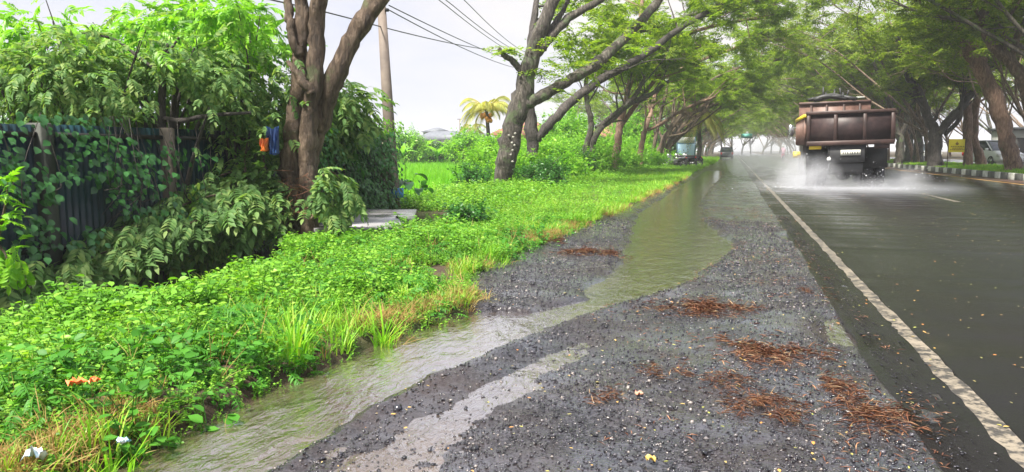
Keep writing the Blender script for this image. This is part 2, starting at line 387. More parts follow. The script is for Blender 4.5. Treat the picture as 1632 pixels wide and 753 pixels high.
ms = n.nodes.new('ShaderNodeMixShader'); n.links.new(wf, ms.inputs[0]); n.links.new(p_.outputs[0], ms.inputs[1]); n.links.new(gl.outputs[0], ms.inputs[2]); n.links.new(ms.outputs[0], o.inputs[0]); M['water'] = m
V, Q = grid(np.linspace(-2.9, .76, 40), np.concatenate([np.arange(-6, 60, 1.0)]), lambda x, y: x * 0 - .0)
tag(mk('stream_water', V, Q, M['water']), kind='structure')
V, Q = grid(np.array([-8.0, -5.4]), np.array([-6.0, 9.6]), lambda x, y: x * 0 - .93)
tag(mk('ditch_water', V, Q, simple('ditch_water', (.03, .032, .02), None, .15)), kind='structure')

# road
m, n, o = nodes('wet_asphalt')
f = noise(n, .45, 5, .6, objvec(n, (1.2, .35, 1))); c = ramp(n, noise(n, 160, 2), [(.3, (.004, .0038, .004)), (.7, (.013, .012, .0115))])
c = mixc(n, ramp(n, f, [(.4, (0, 0, 0)), (.62, (.5, .5, .5))]), c, (.013, .010, .008))
rg = ramp(n, noise(n, .9, 5, .6, objvec(n, (1.4, .3, 1))), [(.34, (.07, .07, .07)), (.62, (.27, .27, .27))])
pbr(n, o, c, rg, .30, 0.0, bump(n, noise(n, 140, 3), .35, .006, bump(n, noise(n, 8, 3), .12, .02))); M['road'] = m
ry = np.concatenate([np.arange(-8, 24, .12), np.arange(24, 90, 1.0), np.arange(90, 500, 8.0), [900, 1400]])
le = .78 + .06 * (fbm(ry * 3, ry * 0, 4, 71) - .5) + .05 * (fbm(ry * .5, ry * 0, 3, 72) - .5)
V = np.concatenate([np.stack([le + .02, ry, ry * 0 - .12], 1), np.stack([le, ry, ry * 0 + .040], 1), np.stack([ry * 0 + 10.78, ry, ry * 0 + .040], 1)])
k = len(ry); i = np.arange(k - 1)
Q = np.vstack([np.stack([i, i + k, i + k + 1, i + 1], 1), np.stack([i + k, i + 2 * k, i + 2 * k + 1, i + k + 1], 1)])
tag(mk('road', V, Q, M['road']), kind='structure')
V, Q = grid(np.array([16.2, 23.6]), np.array([-8.0, 1400.0]), lambda x, y: x * 0 + .24)
tag(mk('opposite_road', V, Q, M['road']), kind='structure')
def paintmat(name, col, lo, hi):
    m, n, o = nodes(name)
    f = noise(n, 13, 7, .72); base = ramp(n, noise(n, 3, 4), [(.3, col), (.7, tuple(x * .75 for x in col))])
    c = mixc(n, ramp(n, f, [(lo, (0, 0, 0)), (hi, (1, 1, 1))]), (.05, .045, .042), base)
    pbr(n, o, c, .35, .5, 0.0, bump(n, noise(n, 120, 3), .4, .005)); return m
M['paint_w'] = paintmat('worn_white_paint', (.27, .23, .18), .46, .56)
M['paint_y'] = paintmat('worn_yellow_paint', (.62, .33, .08), .3, .4)
def strip(name, x0, w, y0, y1, mat, amp=.01, step=.1):
    n = max(2, int((y1 - y0) / step)); y = np.linspace(y0, y1, n)
    a = x0 + amp * 5 * (fbm(y * 9, y * 0 + 1, 4, 81) - .47); b = x0 + w + amp * 4 * (fbm(y * 5, y * 0 + 9, 4, 82) - .47)
    V = np.concatenate([np.stack([a, y, y * 0 + .044], 1), np.stack([b, y, y * 0 + .044], 1)]); i = np.arange(n - 1)
    return mk(name, V, np.stack([i, i + n, i + n + 1, i + 1], 1), mat)
tag(strip('edge_line', 1.055, .09, -6, 40, M['paint_w']), kind='structure')
tag(strip('edge_line', 1.055, .09, 40, 400, M['paint_w'], 0, 4), kind='structure')
y0, y1 = 19.0, 22.4
k = 0
while y0 < 300:
    tag(strip('lane_dash', 4.88, .13, y0, y1, M['paint_w'], .008, .4), kind='structure'); y0 += 8.4; y1 += 8.4
tag(strip('yellow_line', 9.52, .13, -6, 400, M['paint_y'], 0, 2), kind='structure')
# grit strip beside the kerb
V, Q = grid(np.linspace(9.85, 10.76, 8), np.concatenate([np.arange(-6, 400, 2.0)]), lambda x, y: x * 0 + .044 + .0)
tag(mk('gutter_strip', V, Q, simple('red_brown_grit', (.10, .05, .035), (.05, .04, .035), .5, 1.2, bs=.6, bscale=60)), kind='structure')
# kerb
M['kerb_w'] = simple('kerb_white', (.68, .68, .64), (.38, .38, .34), .6, 5, bs=.2)
M['kerb_b'] = simple('kerb_black', (.045, .045, .045), (.13, .13, .12), .6, 5, bs=.2)
kw, kb = MB(), MB()
y = 8.0; i = 0
while y < 260:
    w = .70 if i % 2 == 0 else .92
    (kw if i % 2 == 0 else kb).box((10.74, y, -.1), (10.92, y + w - .004, .31), bev=.02); y += w; i += 1
kr = kw.build('kerb', M['kerb_w']); tag(kr, kind='structure'); kb.build('kerb_dark_blocks', M['kerb_b'], kr)

# ------------------------------------------------------------------ leaf templates
def leaf_quad(L=1.0, W=.4, droop=.1):          # 5 verts, 2 quads, folded along its midrib
    V = np.array([(0, 0, 0), (-W / 2, L * .45, .06 * L), (0, L, -droop * L), (W / 2, L * .45, .06 * L), (0, L * .48, -.02 * L)])
    return V, [np.array([(0, 4, 2, 1), (0, 3, 2, 4)])]
def leaf_oval(L=1.0, W=.45, droop=.15):
    V = np.array([(0, 0, 0), (0, .33 * L, -.0), (0, .7 * L, -.35 * droop * L), (0, L, -droop * L),
                  (-W * .42, .25 * L, .07 * L), (-W * .46, .6 * L, .03 * L), (W * .42, .25 * L, .07 * L), (W * .46, .6 * L, .03 * L)])
    return V, [np.array([(1, 2, 5, 4), (1, 6, 7, 2)]), np.array([(0, 1, 4), (0, 6, 1), (2, 3, 5), (2, 7, 3)])]
def place(T, pos, D, U, s): return scatter(T, np.asarray(pos, float), frames(np.asarray(D, float), np.asarray(U, float)), s)
def T_rain(rng, n=26, size=.55):               # flat feathery spray of small leaflets
    P = []; D = []
    for k in range(5):
        a = radians(-70 + 35 * k + rng.uniform(-8, 8)); d = np.array([sin(a), cos(a), rng.uniform(-.2, .15)])
        m = 6
        for j in range(m):
            t = (j + 1) / m; b = d * size * t * (1 - .35 * abs(k - 2) / 2); b = b + np.array([0, 0, -.12 * size * t * t])
            for sgn in (-1, 1):
                P.append(b); dd = d * .5 + sgn * np.array([d[1], -d[0], 0]) + rng.normal(0, .18, 3); D.append(dd)
    P = np.array(P); D = np.array(D); U = np.tile([0, 0, 1.0], (len(P), 1)) + rng.normal(0, .25, (len(P), 3))
    return place(leaf_quad(1, .62, .1), P, D, U, rng.uniform(.085, .13, len(P)) * size / .55)
def T_pinnate(rng, pairs=5, L=.34, ll=.12, oval=True, droop=.5, wf=.42):   # one compound leaf, leaflets hanging
    P = []; D = []
    for j in range(pairs):
        t = .3 + .7 * j / pairs; b = np.array([0, L * t * (1 - .15 * t), -droop * L * t * t])
        for sgn in (-1, 1): P.append(b); D.append(np.array([sgn * 1.0, .55, -.45]) + rng.normal(0, .12, 3))
    P.append(np.array([0, L * .85, -droop * L])); D.append(np.array([0, 1, -.6]))
    P = np.array(P); D = np.array(D); U = np.tile([0, .2, 1.0], (len(P), 1))
    T = leaf_oval(1, wf, .2) if oval else leaf_quad(1, wf, .2)
    a = place(T, P, D, U, rng.uniform(.85, 1.15, len(P)) * ll)
    t = np.linspace(0, 1, 5); mb = MB(); mb.tube(np.stack([0 * t, L * t * (1 - .15 * t), -droop * L * t * t], 1), .0025, 3, False)
    return merge([a, (mb.V[0], [mb.Q[0]])])
def T_weed(rng, n=14, h=.16, ll=.05, spread=.10, T=None):
    P = []; D = []; U = []; st = MB()
    for s in range(3):
        a = rng.uniform(0, 2 * pi); tip = np.array([cos(a) * spread * rng.uniform(.3, 1), sin(a) * spread * rng.uniform(.3, 1), h * rng.uniform(.6, 1.1)])
        st.tube(np.array([[0, 0, 0], tip * .5 + [0, 0, h * .12], tip]), .0018, 3, False)
        for j in range(n // 3):
            t = (j + 1) / (n // 3); p = tip * t; b = rng.uniform(0, 2 * pi)
            P.append(p); D.append((cos(b), sin(b), rng.uniform(-.1, .5))); U.append((rng.normal(0, .35), rng.normal(0, .35), 1))
    a = place(T or leaf_oval(1, .68, .12), P, D, U, rng.uniform(.6, 1.2, len(P)) * ll)
    return merge([a] + [(v, [q]) for v, q in zip(st.V, [st.Q[i] - sum(len(x) for x in st.V[:i]) for i in range(len(st.V))])])
def T_grass(rng, n=12, h=.25, w=.006, spread=.05, curl=.5):
    V = []; Q = []
    for i in range(n):
        a = rng.uniform(0, 2 * pi); r = rng.uniform(0, spread); b = np.array([cos(a) * r, sin(a) * r, 0]); o = a + rng.normal(0, .6)
        hh = h * rng.uniform(.5, 1.15); d = np.array([cos(o), sin(o), 0]); sd = np.array([-sin(o), cos(o), 0]); c = curl * rng.uniform(.3, 1.2)
        k = len(V)
        for t, ww in ((0, 1), (.4, .9), (.75, .6), (1, .06)):
            p = b + d * hh * c * t * t + np.array([0, 0, hh * (t - .35 * c * t * t)])
            V += [p - sd * w * ww * .5, p + sd * w * ww * .5]
        for s in range(3): Q.append((k + 2 * s, k + 2 * s + 1, k + 2 * s + 3, k + 2 * s + 2))
    return np.array(V), [np.array(Q)]
def upright(rng, n, tilt=.15):
    a = rng.uniform(0, 2 * pi, n); D = np.stack([np.cos(a), np.sin(a), rng.normal(0, tilt, n)], 1); U = np.stack([rng.normal(0, tilt, n), rng.normal(0, tilt, n), np.ones(n)], 1)
    R = frames(D, U); return R
def scat_terr(rng, temps, x, y, s, zoff=0.0, tilt=.15):
    parts = []; k = len(temps); idx = rng.integers(0, k, len(x)); z = terr(x, y) + zoff; s = np.broadcast_to(s, (len(x),))
    for i, T in enumerate(temps):
        m = idx == i
        if m.sum(): parts.append(scatter(T, np.stack([x[m], y[m], z[m]], 1), upright(rng, m.sum(), tilt), s[m]))
    return merge(parts)

# ------------------------------------------------------------------ verge vegetation (uncountable ground cover)
rng = np.random.default_rng(3)
def verge_pts(n, y0, y1, x0, pw=1.0):
    y = y0 + (y1 - y0) * rng.uniform(0, 1, n) ** pw; e = xe(y); x = x0 + (e + .16 - x0) * rng.uniform(0, 1, n)
    return x, y
WT = [T_weed(rng, 21, .14, .031, .11) for _ in range(8)]
x, y = verge_pts(15500, 1.6, 11.5, -5.6, 1.15)
dens = fbm(x * 1.6, y * 1.6, 3, 91); keep = (dens > .34) & ~((ditch(x, y) > .35) & (rng.random(len(x)) < .9)); x, y = x[keep], y[keep]
slab = (x < -4.75) & (y > 9.9) & (y < 14.3); x, y = x[~slab], y[~slab]
hgt = .45 + .9 * sst(.45, .75, fbm(x * 2.6, y * 2.6, 2, 97)) + .95 * fbm(x * 1.3, y * 1.3, 3, 92) * sst(.0, -.7, x - xe(y) + .1) + .3 * sst(0, -1.5, x - xe(y))
V, Fs = scat_terr(rng, WT, x, y, hgt * rng.uniform(.8, 1.2, len(x)), -.01)
tag(mk('low_weeds', V, Fs, M['weed'], smooth=False), 'low broad-leaved green weeds covering the near verge', 'weeds', kind='stuff')
WB = [T_weed(rng, 12, .18, .062, .12) for _ in range(5)]
x, y = verge_pts(1500, 2.2, 10.5, -4.9); k2 = fbm(x * .9, y * .9, 2, 95) > .52; x, y = x[k2], y[k2]
V, Fs = scat_terr(rng, WB, x, y, rng.uniform(.6, 1.2, len(x)), 0)
tag(mk('broad_weeds', V, Fs, M['leaf_broad']), 'patches of darker large-leaved weeds in the near verge', 'weeds', kind='stuff')
WP = [T_pinnate(np.random.default_rng(900 + i), 4, .11, .04, False, .3, .34) for i in range(4)]
x, y = verge_pts(9000, 1.7, 11, -5.0); k2 = fbm(x * 1.9, y * 1.9, 3, 96) > .48; x, y = x[k2], y[k2]; z = terr(x, y) + rng.uniform(.02, .16, len(x)) * sst(.1, -.5, x - xe(y))
parts = []
for i in range(4):
    q = np.arange(len(x)) % 4 == i; parts.append(scatter(WP[i], np.stack([x[q], y[q], z[q]], 1), rot_any(rng, q.sum(), .35), rng.uniform(.6, 1.3, q.sum())))
V, Fs = merge(parts); tag(mk('feathery_weeds', V, Fs, M['leaf_broad']), 'darker feathery weeds mixed into the near verge', 'weeds', kind='stuff')
GT = [T_grass(rng, 12, .18, .006, .05, .7) for _ in range(6)]
x, y = verge_pts(4200, 1.6, 15, -5.6, 1.2); k2 = (fbm(x * 1.1, y * 1.1, 3, 93) > .45) & (ditch(x, y) < .3) & ~((x < -4.75) & (y > 9.9) & (y < 14.3)); x, y = x[k2], y[k2]
V, Fs = scat_terr(rng, GT, x, y, rng.uniform(.55, 1.25, len(x)), 0)
tag(mk('verge_grass', V, Fs, M['grass']), 'thin bright grass blades mixed through the verge weeds', 'grass', kind='stuff')
n = 4200; y = 1.8 + 32 * rng.uniform(0, 1, n) ** 1.5; x = xe(y) + rng.normal(-.10, .09, n); k2 = fbm(y * 1.4, y * 0, 3, 94) > .40; x, y = x[k2], y[k2]
V, Fs = scat_terr(rng, [T_grass(rng, 9, .11, .005, .05, 1.1) for _ in range(4)], x, y, rng.uniform(.5, 1.1, len(x)), 0, .4)
x2, y2 = verge_pts(420, 1.8, 11, -4.6); V2, F2 = scat_terr(rng, [T_grass(rng, 4, .22, .004, .05, .8) for _ in range(4)], x2, y2, rng.uniform(.6, 1.2, 420), .02, .4); V, Fs = merge([(V, Fs), (V2, F2)])
tag(mk('dry_grass', V, Fs, M['drygrass']), 'brown withered grass fringe hanging over the verge edge', 'grass', kind='stuff')
# farther verge
FT = [T_weed(rng, 15, .24, .078, .20, leaf_quad(1, .6, .1)) for _ in range(5)]
n = 24000; y = 11 + 95 * rng.uniform(0, 1, n) ** 1.7; e = xe(y); x = e - .1 + (-11.5 - e) * rng.uniform(0, 1, n) ** 1.3
k2 = ~((x < -4.7) & (y < 14.4)); x, y = x[k2], y[k2]
hg = (.35 + .35 * sst(-3, -5.5, x)) * (1 + .01 * y)
V, Fs = scat_terr(rng, FT, x, y, hg * 1.2 * rng.uniform(.7, 1.3, len(x)), -.02)
tag(mk('far_weeds', V, Fs, M['weed']), 'green weeds covering the verge beyond the concrete slab', 'weeds', kind='stuff')
FG = [T_grass(rng, 14, .19, .010, .12, .9) for _ in range(4)]
n = 2200; y = 11 + 110 * rng.uniform(0, 1, n) ** 1.6; e = xe(y); x = e - .02 + (-9 - e) * rng.uniform(0, 1, n) ** 1.6; k2 = ~((x < -4.7) & (y < 14.4)); x, y = x[k2], y[k2]
V, Fs = scat_terr(rng, FG, x, y, rng.uniform(.5, 1.0, len(x)) * (1 + .012 * y), 0)
tag(mk('far_grass', V, Fs, M['grass']), 'bright grass along the verge far side and tree row', 'grass', kind='stuff')
# median grass
MG = [T_grass(rng, 16, .17, .03, .22, .6) for _ in range(4)]
n = 15000; y = 22 + 130 * rng.uniform(0, 1, n) ** 1.4; x = 10.95 + 5.0 * rng.uniform(0, 1, n)
V, Fs = scat_terr(rng, MG, x, y, rng.uniform(.5, 1.1, len(x)), 0)
tag(mk('median_grass', V, Fs, M['grass']), 'mown green grass on the median behind the striped kerb', 'grass', kind='stuff')
# rice field
RT = [T_grass(rng, 16, .62, .016, .16, .25) for _ in range(4)]
n = 9000; y = 15.5 + 42 * rng.uniform(0, 1, n) ** 1.2; x = -7.9 - 24 * rng.uniform(0, 1, n)
k2 = (x / y > -.62); x, y = x[k2], y[k2]
V, Fs = scat_terr(rng, RT, x, y, rng.uniform(.8, 1.1, len(x)), -.02)
tag(mk('rice_crop', V, Fs, M['rice']), 'even bright green rice growing in the field beyond the fence', 'rice crop', kind='stuff')

# gravel stones
rng = np.random.default_rng(11)
st = np.array([(1, 0, 0), (-1, 0, 0), (0, 1, 0), (0, -1, 0), (0, 0, .8), (0, 0, -.8)], float)
SF = [np.array([(0, 2, 4), (2, 1, 4), (1, 3, 4), (3, 0, 4), (2, 0, 5), (1, 2, 5), (3, 1, 5), (0, 3, 5)])]
STN = [(st * rng.uniform(.6, 1.3, (6, 1)) * [1, .8, .6], SF) for _ in range(6)]
n = 150000; y = 1.9 + 11 * rng.uniform(0, 1, n) ** 1.5; x = -2.5 + 3.25 * rng.uniform(0, 1, n)
l = smoothx(LY, LX, y); r = smoothx(RY, RX, y); d = np.minimum(x - l, r - x); e = xe(y)
pg = fbm(x * 1.7, y * 1.2, 3, 101)
keep = (d < rng.normal(-.02, .05, n)) & (x > e - .05) & (rng.random(n) < .25 + 1.6 * np.clip(pg - .3, 0, 1)); x, y = x[keep], y[keep]
z = shoulder_z(x, y); parts = []; idx = rng.integers(0, 6, len(x)); s = rng.lognormal(-5.38, .45, len(x)) * (1 + .05 * y); nearr = (x - smoothx(RY, RX, y) > .12) & (y < 9); z = np.where(nearr, np.maximum(z, -.003 + 0 * z), z); k3 = (z > -.004) & ~((z < .0) & (rng.random(len(x)) < .45)); x, y, z, s, idx = x[k3], y[k3], z[k3], s[k3], idx[k3]
for i in range(6):
    mm = idx == i; parts.append(scatter(STN[i], np.stack([x[mm], y[mm], z[mm] + s[mm] * .25], 1), upright(rng, mm.sum(), .4), s[mm]))
m, n_, o = nodes('wet_stones'); g = n_.nodes.new('ShaderNodeNewGeometry')
c = ramp(n_, g.outputs['Random Per Island'], [(0, (.010, .010, .013)), (.6, (.030, .029, .036)), (.88, (.07, .066, .08)), (.985, (.26, .23, .21))])
pbr(n_, o, c, .13, .9); M['stone'] = m
n2_ = 1500; y2 = 2 + 12 * rng.uniform(0, 1, n2_) ** 1.5; x2 = .8 + np.abs(rng.normal(0, .10, n2_)); s2 = rng.lognormal(-5.5, .4, n2_) * (1 + .05 * y2)
parts.append(scatter(STN[0], np.stack([x2, y2, .041 + s2 * .4], 1), upright(rng, n2_, .4), s2))
V, Fs = merge(parts); tag(mk('gravel_stones', V, Fs, M['stone']), 'small dark wet loose stones over the road shoulder', 'gravel', kind='stuff')

# fallen leaves
n = 3600; y = 2 + 32 * rng.uniform(0, 1, n) ** 1.6; x = rng.uniform(-1.9, 10.5, n); x = np.where(rng.random(n) < .10, rng.uniform(-1.2, 1.6, n), x)
k2 = ~((y < 20) & (np.minimum(x - smoothx(LY, LX, y), smoothx(RY, RX, y) - x) > .03)); x, y = x[k2], y[k2]
z = np.where(x > .84, .047, shoulder_z(x, y) + .014)
V, Fs = scatter(leaf_oval(1, .5, .02), np.stack([x, y, z], 1), upright(rng, len(x), .12), rng.uniform(.009, .024, len(x)) * (1 + .035 * y))
m, n_, o = nodes('fallen_leaf_colours'); g = n_.nodes.new('ShaderNodeNewGeometry')
c = ramp(n_, g.outputs['Random Per Island'], [(0, (.35, .26, .10)), (.3, (.28, .30, .06)), (.5, (.12, .10, .05)), (.75, (.50, .34, .10)), (.94, (.55, .22, .05))])
pbr(n_, o, c, .4, .4); M['fallen'] = m
tag(mk('fallen_leaves', V, Fs, M['fallen']), 'tiny yellow and brown leaves strewn over the wet road', 'fallen leaves', kind='stuff')
# brown litter dust (short fibres) on the shoulder
n = 5200; y = 2 + 14 * rng.uniform(0, 1, n) ** 1.4; x = rng.uniform(-.9, .95, n); k2 = fbm(x * 2.2, y * 1.6, 3, 111) > .50; x, y = x[k2], y[k2]
z = np.where(x > .84, .048, shoulder_z(x, y) + .012)
V, Fs = scatter(leaf_quad(1, .10, .05), np.stack([x, y, z], 1), upright(rng, len(x), .15), rng.uniform(.02, .06, len(x)))
m, n_, o = nodes('brown_fibre'); g = n_.nodes.new('ShaderNodeNewGeometry')
c = ramp(n_, g.outputs['Random Per Island'], [(0, (.06, .025, .014)), (.5, (.18, .065, .032)), (.85, (.33, .16, .08)), (1, (.45, .32, .18))])
pbr(n_, o, c, .5, .4); M['fibre'] = m
tag(mk('plant_fibres', V, Fs, M['fibre']), 'short brown plant fibres scattered on the gravel shoulder', 'plant litter', kind='stuff')

heaps = [(1118, 492, .42, .13, 'long reddish twig heap nearest the broad end of the stream'), (1222, 562, .34, .12, 'reddish brown leaf litter heap in the middle of the shoulder'),
         (1222, 656, .20, .10, 'dense red litter heap lowest on the gravel, left of the edge line'), (1256, 602, .10, .07, 'small tan litter clump just above the dense red heap'),
         (1385, 660, .24, .12, 'brown litter heap beside the asphalt edge low in the photo'), (1318, 618, .14, .08, 'pale brown litter clump midway to the asphalt edge'),
         (1068, 592, .16, .08, 'flat rusty litter patch left of the other heaps'), (1298, 466, .14, .09, 'litter clump lying along the asphalt edge farther back'),
         (943, 405, .40, .10, 'brown twig heap on gravel between stream and grass'), (905, 388, .30, .08, 'thin twig heap touching the grass edge'),
         (1160, 612, .12, .07, 'sparse brown litter patch on open gravel'), (945, 640, .16, .07, 'faint rusty litter patch near the wet rut')]
for (px, py, a, b, lab) in heaps:
    c = G(px, py, .03); n = int(1300 * a / .3); 
    dx = rng.normal(0, a * .42, n); dy = rng.normal(0, b * 1.1, n); dz = np.abs(rng.normal(0, .018, n)) * np.exp(-(dx / a) ** 2)
    kk = fbm((dx + c[0]) * 7, (dy + c[1]) * 6, 3, 131) > .45; dx, dy, dz = dx[kk], dy[kk], dz[kk]; n = len(dx)
    P = np.stack([dx, dy, dz], 1)
    base = shoulder_z(P[:, 0] + c[0], P[:, 1] + c[1]) if True else 0
    P[:, 2] += np.maximum(base, .0) + .008 - .03
    V, Fs = scatter(leaf_quad(1, .045, .08), P, frames(np.stack([rng.normal(0, 1, n), rng.normal(0, .6, n), rng.normal(0, .16, n)], 1), np.stack([rng.normal(0, .3, n), rng.normal(0, .3, n), np.ones(n)], 1)), rng.uniform(.025, .085, n) * (a / .3) ** .4)
    o = mk('litter_heap', V, Fs, M['fibre'], loc=(c[0], c[1], .03)); tag(o, lab, 'litter heap', 'heaps of plant litter on the shoulder')

# ------------------------------------------------------------------ trees
def curve(pts, n=14):
    P = np.asarray(pts, float); t = np.linspace(0, 1, len(P)); u = np.linspace(0, 1, n)
    out = []
    for i in range(P.shape[1]):          # Catmull-Rom
        p = P[:, i]; pp = np.concatenate([[2 * p[0] - p[1]], p, [2 * p[-1] - p[-2]]])
        s = u * (len(p) - 1); k = np.clip(s.astype(int), 0, len(p) - 2); f = s - k
        a, b, c, d = pp[k], pp[k + 1], pp[k + 2], pp[k + 3]
        out.append(.5 * (2 * b + (c - a) * f + (2 * a - 5 * b + 4 * c - d) * f * f + (3 * b - a - 3 * c + d) * f ** 3))
    return np.stack(out, 1)
def grow(rng, mains, bias=(0, 0, .25), start=.45, nc=5, L1=(1.8, 3.4), L2=(.7, 1.5), n2=5, sprays=6, zmin=2.5, flat=.55):
    """mains: list of (pts Nx3, radii N). Returns limb list and spray positions/directions."""
    limbs = []; SP = []; SD = []
    bias = np.array(bias, float)
    for P, R in mains:
        N = len(P); seg = np.linalg.norm(np.diff(P, axis=0), axis=1).sum()
        k = max(2, int(nc * max(1, seg / 5)))
        for j in range(k):
            t = start + (1 - start) * (j + rng.uniform(.2, .9)) / k; i = min(N - 2, int(t * (N - 1)))
            d0 = P[i + 1] - P[i]; d0 /= np.linalg.norm(d0)
            d = d0 * .55 + rng.normal(0, .55, 3) * [1, 1, flat] + bias; d /= np.linalg.norm(d)
            Ln = rng.uniform(*L1); b = P[i]; tip = b + d * Ln; mid = b + d * Ln * .5 + rng.normal(0, .12 * Ln, 3) * [1, 1, .6]
            c = curve([b, mid, tip + [0, 0, -.05 * Ln]], 7); r = max(.018, R[i] * .42)
            limbs.append((c, np.linspace(r, .010, 7), 5))
            for q in range(n2):
                i2 = rng.integers(2, 7); b2 = c[i2]; dd = d * .6 + rng.normal(0, .6, 3) * [1, 1, flat] + bias * .6; dd /= np.linalg.norm(dd)
                L_ = rng.uniform(*L2); c2 = curve([b2, b2 + dd * L_ * .5 + rng.normal(0, .05, 3), b2 + dd * L_ + [0, 0, -.08 * L_]], 4)
                limbs.append((c2, np.linspace(max(.009, r * .35), .005, 4), 3))
                for s in range(sprays):
                    u = rng.uniform(.25, 1.1); p = b2 + (c2[-1] - b2) * u + rng.normal(0, .10, 3)
                    if p[2] < zmin: continue
                    SP.append(p); a = rng.uniform(0, 2 * pi); SD.append(dd * .7 + np.array([cos(a), sin(a), rng.uniform(-.25, .15)]))
    return limbs, np.array(SP), np.array(SD)
rng = np.random.default_rng(21)
RAIN = [T_rain(rng) for _ in range(3)]
def crown_mesh(rng, SP, SD, temps, smin=.8, smax=1.35, tilt=.25):
    parts = []; idx = rng.integers(0, len(temps), len(SP))
    for i, T in enumerate(temps):
        m = idx == i
        if m.sum():
            k = m.sum(); U = np.stack([rng.normal(0, tilt, k), rng.normal(0, tilt, k), np.ones(k)], 1)
            parts.append(scatter(T, SP[m], frames(SD[m], U), rng.uniform(smin, smax, k)))
    return merge(parts)
def tree_build(name, label, mains, bark, leaf, loc, rng, group=None, root_z=-.4, sub=None, temps=None, kw=None, smax=1.35, extra=None):
    t = thing(name, label, 'tree', loc, 0, group); loc = np.array(loc, float)
    mb = MB(); mm = []
    for pts in mains:                   # pts rows: x y z r (world)
        c = curve(pts, max(10, 5 * len(pts))); P = c[:, :3] - loc; R = np.maximum(c[:, 3], .008)
        rr = R * (1 + .05 * rng.normal(0, 1, len(R))); P = P + rng.normal(0, 1, P.shape) * (R * .10)[:, None]
        mb.tube(P, rr, 11 if R[0] > .09 else 7, True, .06, rng); mm.append((P, R))
    limbs, SP, SD = grow(rng, [mm[i] for i in (sub if sub is not None else range(len(mm)))], **(kw or {}))
    for P, R, k in limbs: mb.tube(P, R, k, False)
    mb.build('trunk', bark, t, smooth=True)
    if extra is not None: SP = np.vstack([SP, extra[0] - loc]); SD = np.vstack([SD, extra[1]])
    if len(SP):
        V, Fs = crown_mesh(rng, SP, SD, temps or RAIN, .8, smax, .45); mk('crown', V, Fs, leaf, t)
    return t
def pp(rows):                           # (px,py,Y,half width in photo px) -> world x y z r
    out = []
    for px, py, Y, r in rows:
        p = A(px, py, Y); out.append([*p, .84 * r / pxm(p)])
    return np.array(out)
def grounded(a, flare=1.5, z=-.35):
    b = a[0].copy(); b[2] = z; b[3] *= flare
    return np.vstack([b, a])

# tree 1, close, three fused stems
rng = np.random.default_rng(31)
Yt = 9.5
s1 = grounded(pp([(472, 385, Yt, 25), (468, 330, Yt, 22), (463, 270, Yt, 21), (468, 200, Yt, 18), (476, 140, Yt, 17), (478, 80, Yt, 15), (480, 20, Yt, 15), (478, -60, Yt, 14), (470, -160, Yt + .4, 11)]), 1.3)
s2 = grounded(pp([(492, 385, Yt - .15, 15), (494, 320, Yt - .15, 15), (490, 260, Yt - .12, 16), (492, 200, Yt - .1, 15), (500, 140, Yt - .1, 14), (503, 70, Yt, 14), (508, 0, Yt, 14), (512, -80, Yt, 13), (530, -180, Yt - .3, 10)]), 1.25)
s3 = grounded(pp([(484, 380, Yt + .12, 22), (486, 300, Yt + .12, 20), (496, 240, Yt + .1, 17), (518, 175, Yt + .1, 17), (535, 120, Yt + .1, 17.5), (562, 62, Yt + .2, 16), (595, 10, Yt + .3, 16), (640, -50, Yt + .5, 15), (710, -130, Yt + .8, 12)]), 1.3)
s4 = pp([(497, 150, Yt - .25, 8), (482, 130, Yt - .3, 8), (466, 108, Yt - .32, 5), (458, 98, Yt - .32, 3)])
s5 = pp([(478, 90, Yt - .1, 10), (465, 60, Yt - .15, 9), (462, 30, Yt - .1, 9), (455, -10, Yt, 8), (430, -70, Yt, 6)])
base = A(480, 385, Yt); base[2] = .1
t1 = tree_build('rain_tree', 'nearest thick tree with fused stems rising beside the overgrown fence', [s1, s2, s3, s4, s5], M['bark'], M['leaf_rain'], base, rng, sub=[0, 1, 2], kw=dict(start=.9, nc=2, zmin=6.0))
# exposed roots / rust coloured root knot
mb = MB()
for k in range(46):
    p = A(470 + rng.normal(0, 14), 305 + rng.normal(0, 16), Yt - .35) - base; d = rng.normal(0, 1, 3) * [.20, .03, .10] + [-.06, 0, -.05]
    mb.tube([p, p + d * .6 + rng.normal(0, .02, 3), p + d], .0035, 3, False)
mb.build('dead_twig_tangle', M['fibre'], t1)

def left_tree(name, label, mains, bark, seed, kw, leaf='leaf_rain', sub=None, extra=None, group=None, smax=1.3):
    b = mains[0][0, :3].copy(); b[2] = 0
    return tree_build(name, label, mains, M[bark], M[leaf], b, np.random.default_rng(seed), sub=sub, kw=kw, extra=extra, group=group, smax=smax)
a = grounded(pp([(797, 303, 22, 18), (806, 260, 22, 17), (815, 215, 22, 17.5), (828, 165, 22, 17), (843, 110, 22.1, 14), (856, 60, 22.2, 12), (880, 5, 22.4, 11), (905, -60, 22.8, 9)]), 1.2)
b = pp([(836, 168, 22, 9), (862, 155, 22.1, 10.5), (905, 130, 22.6, 10), (955, 100, 23.4, 9.5), (1000, 58, 24.5, 8.5), (1040, 15, 26, 7.5), (1075, -40, 28, 6)])
c = pp([(848, 100, 22.1, 8), (872, 68, 22.3, 8.5), (905, 30, 22.8, 8), (950, 5, 23.5, 6.5), (1000, -35, 24.6, 5)])
d = pp([(866, 80, 22.2, 5), (880, 45, 22.5, 5), (900, 12, 23, 4), (915, -30, 23.5, 3)])
e = pp([(836, 120, 22, 6), (818, 98, 21.9, 6), (803, 88, 21.8, 5), (795, 78, 21.8, 4)])
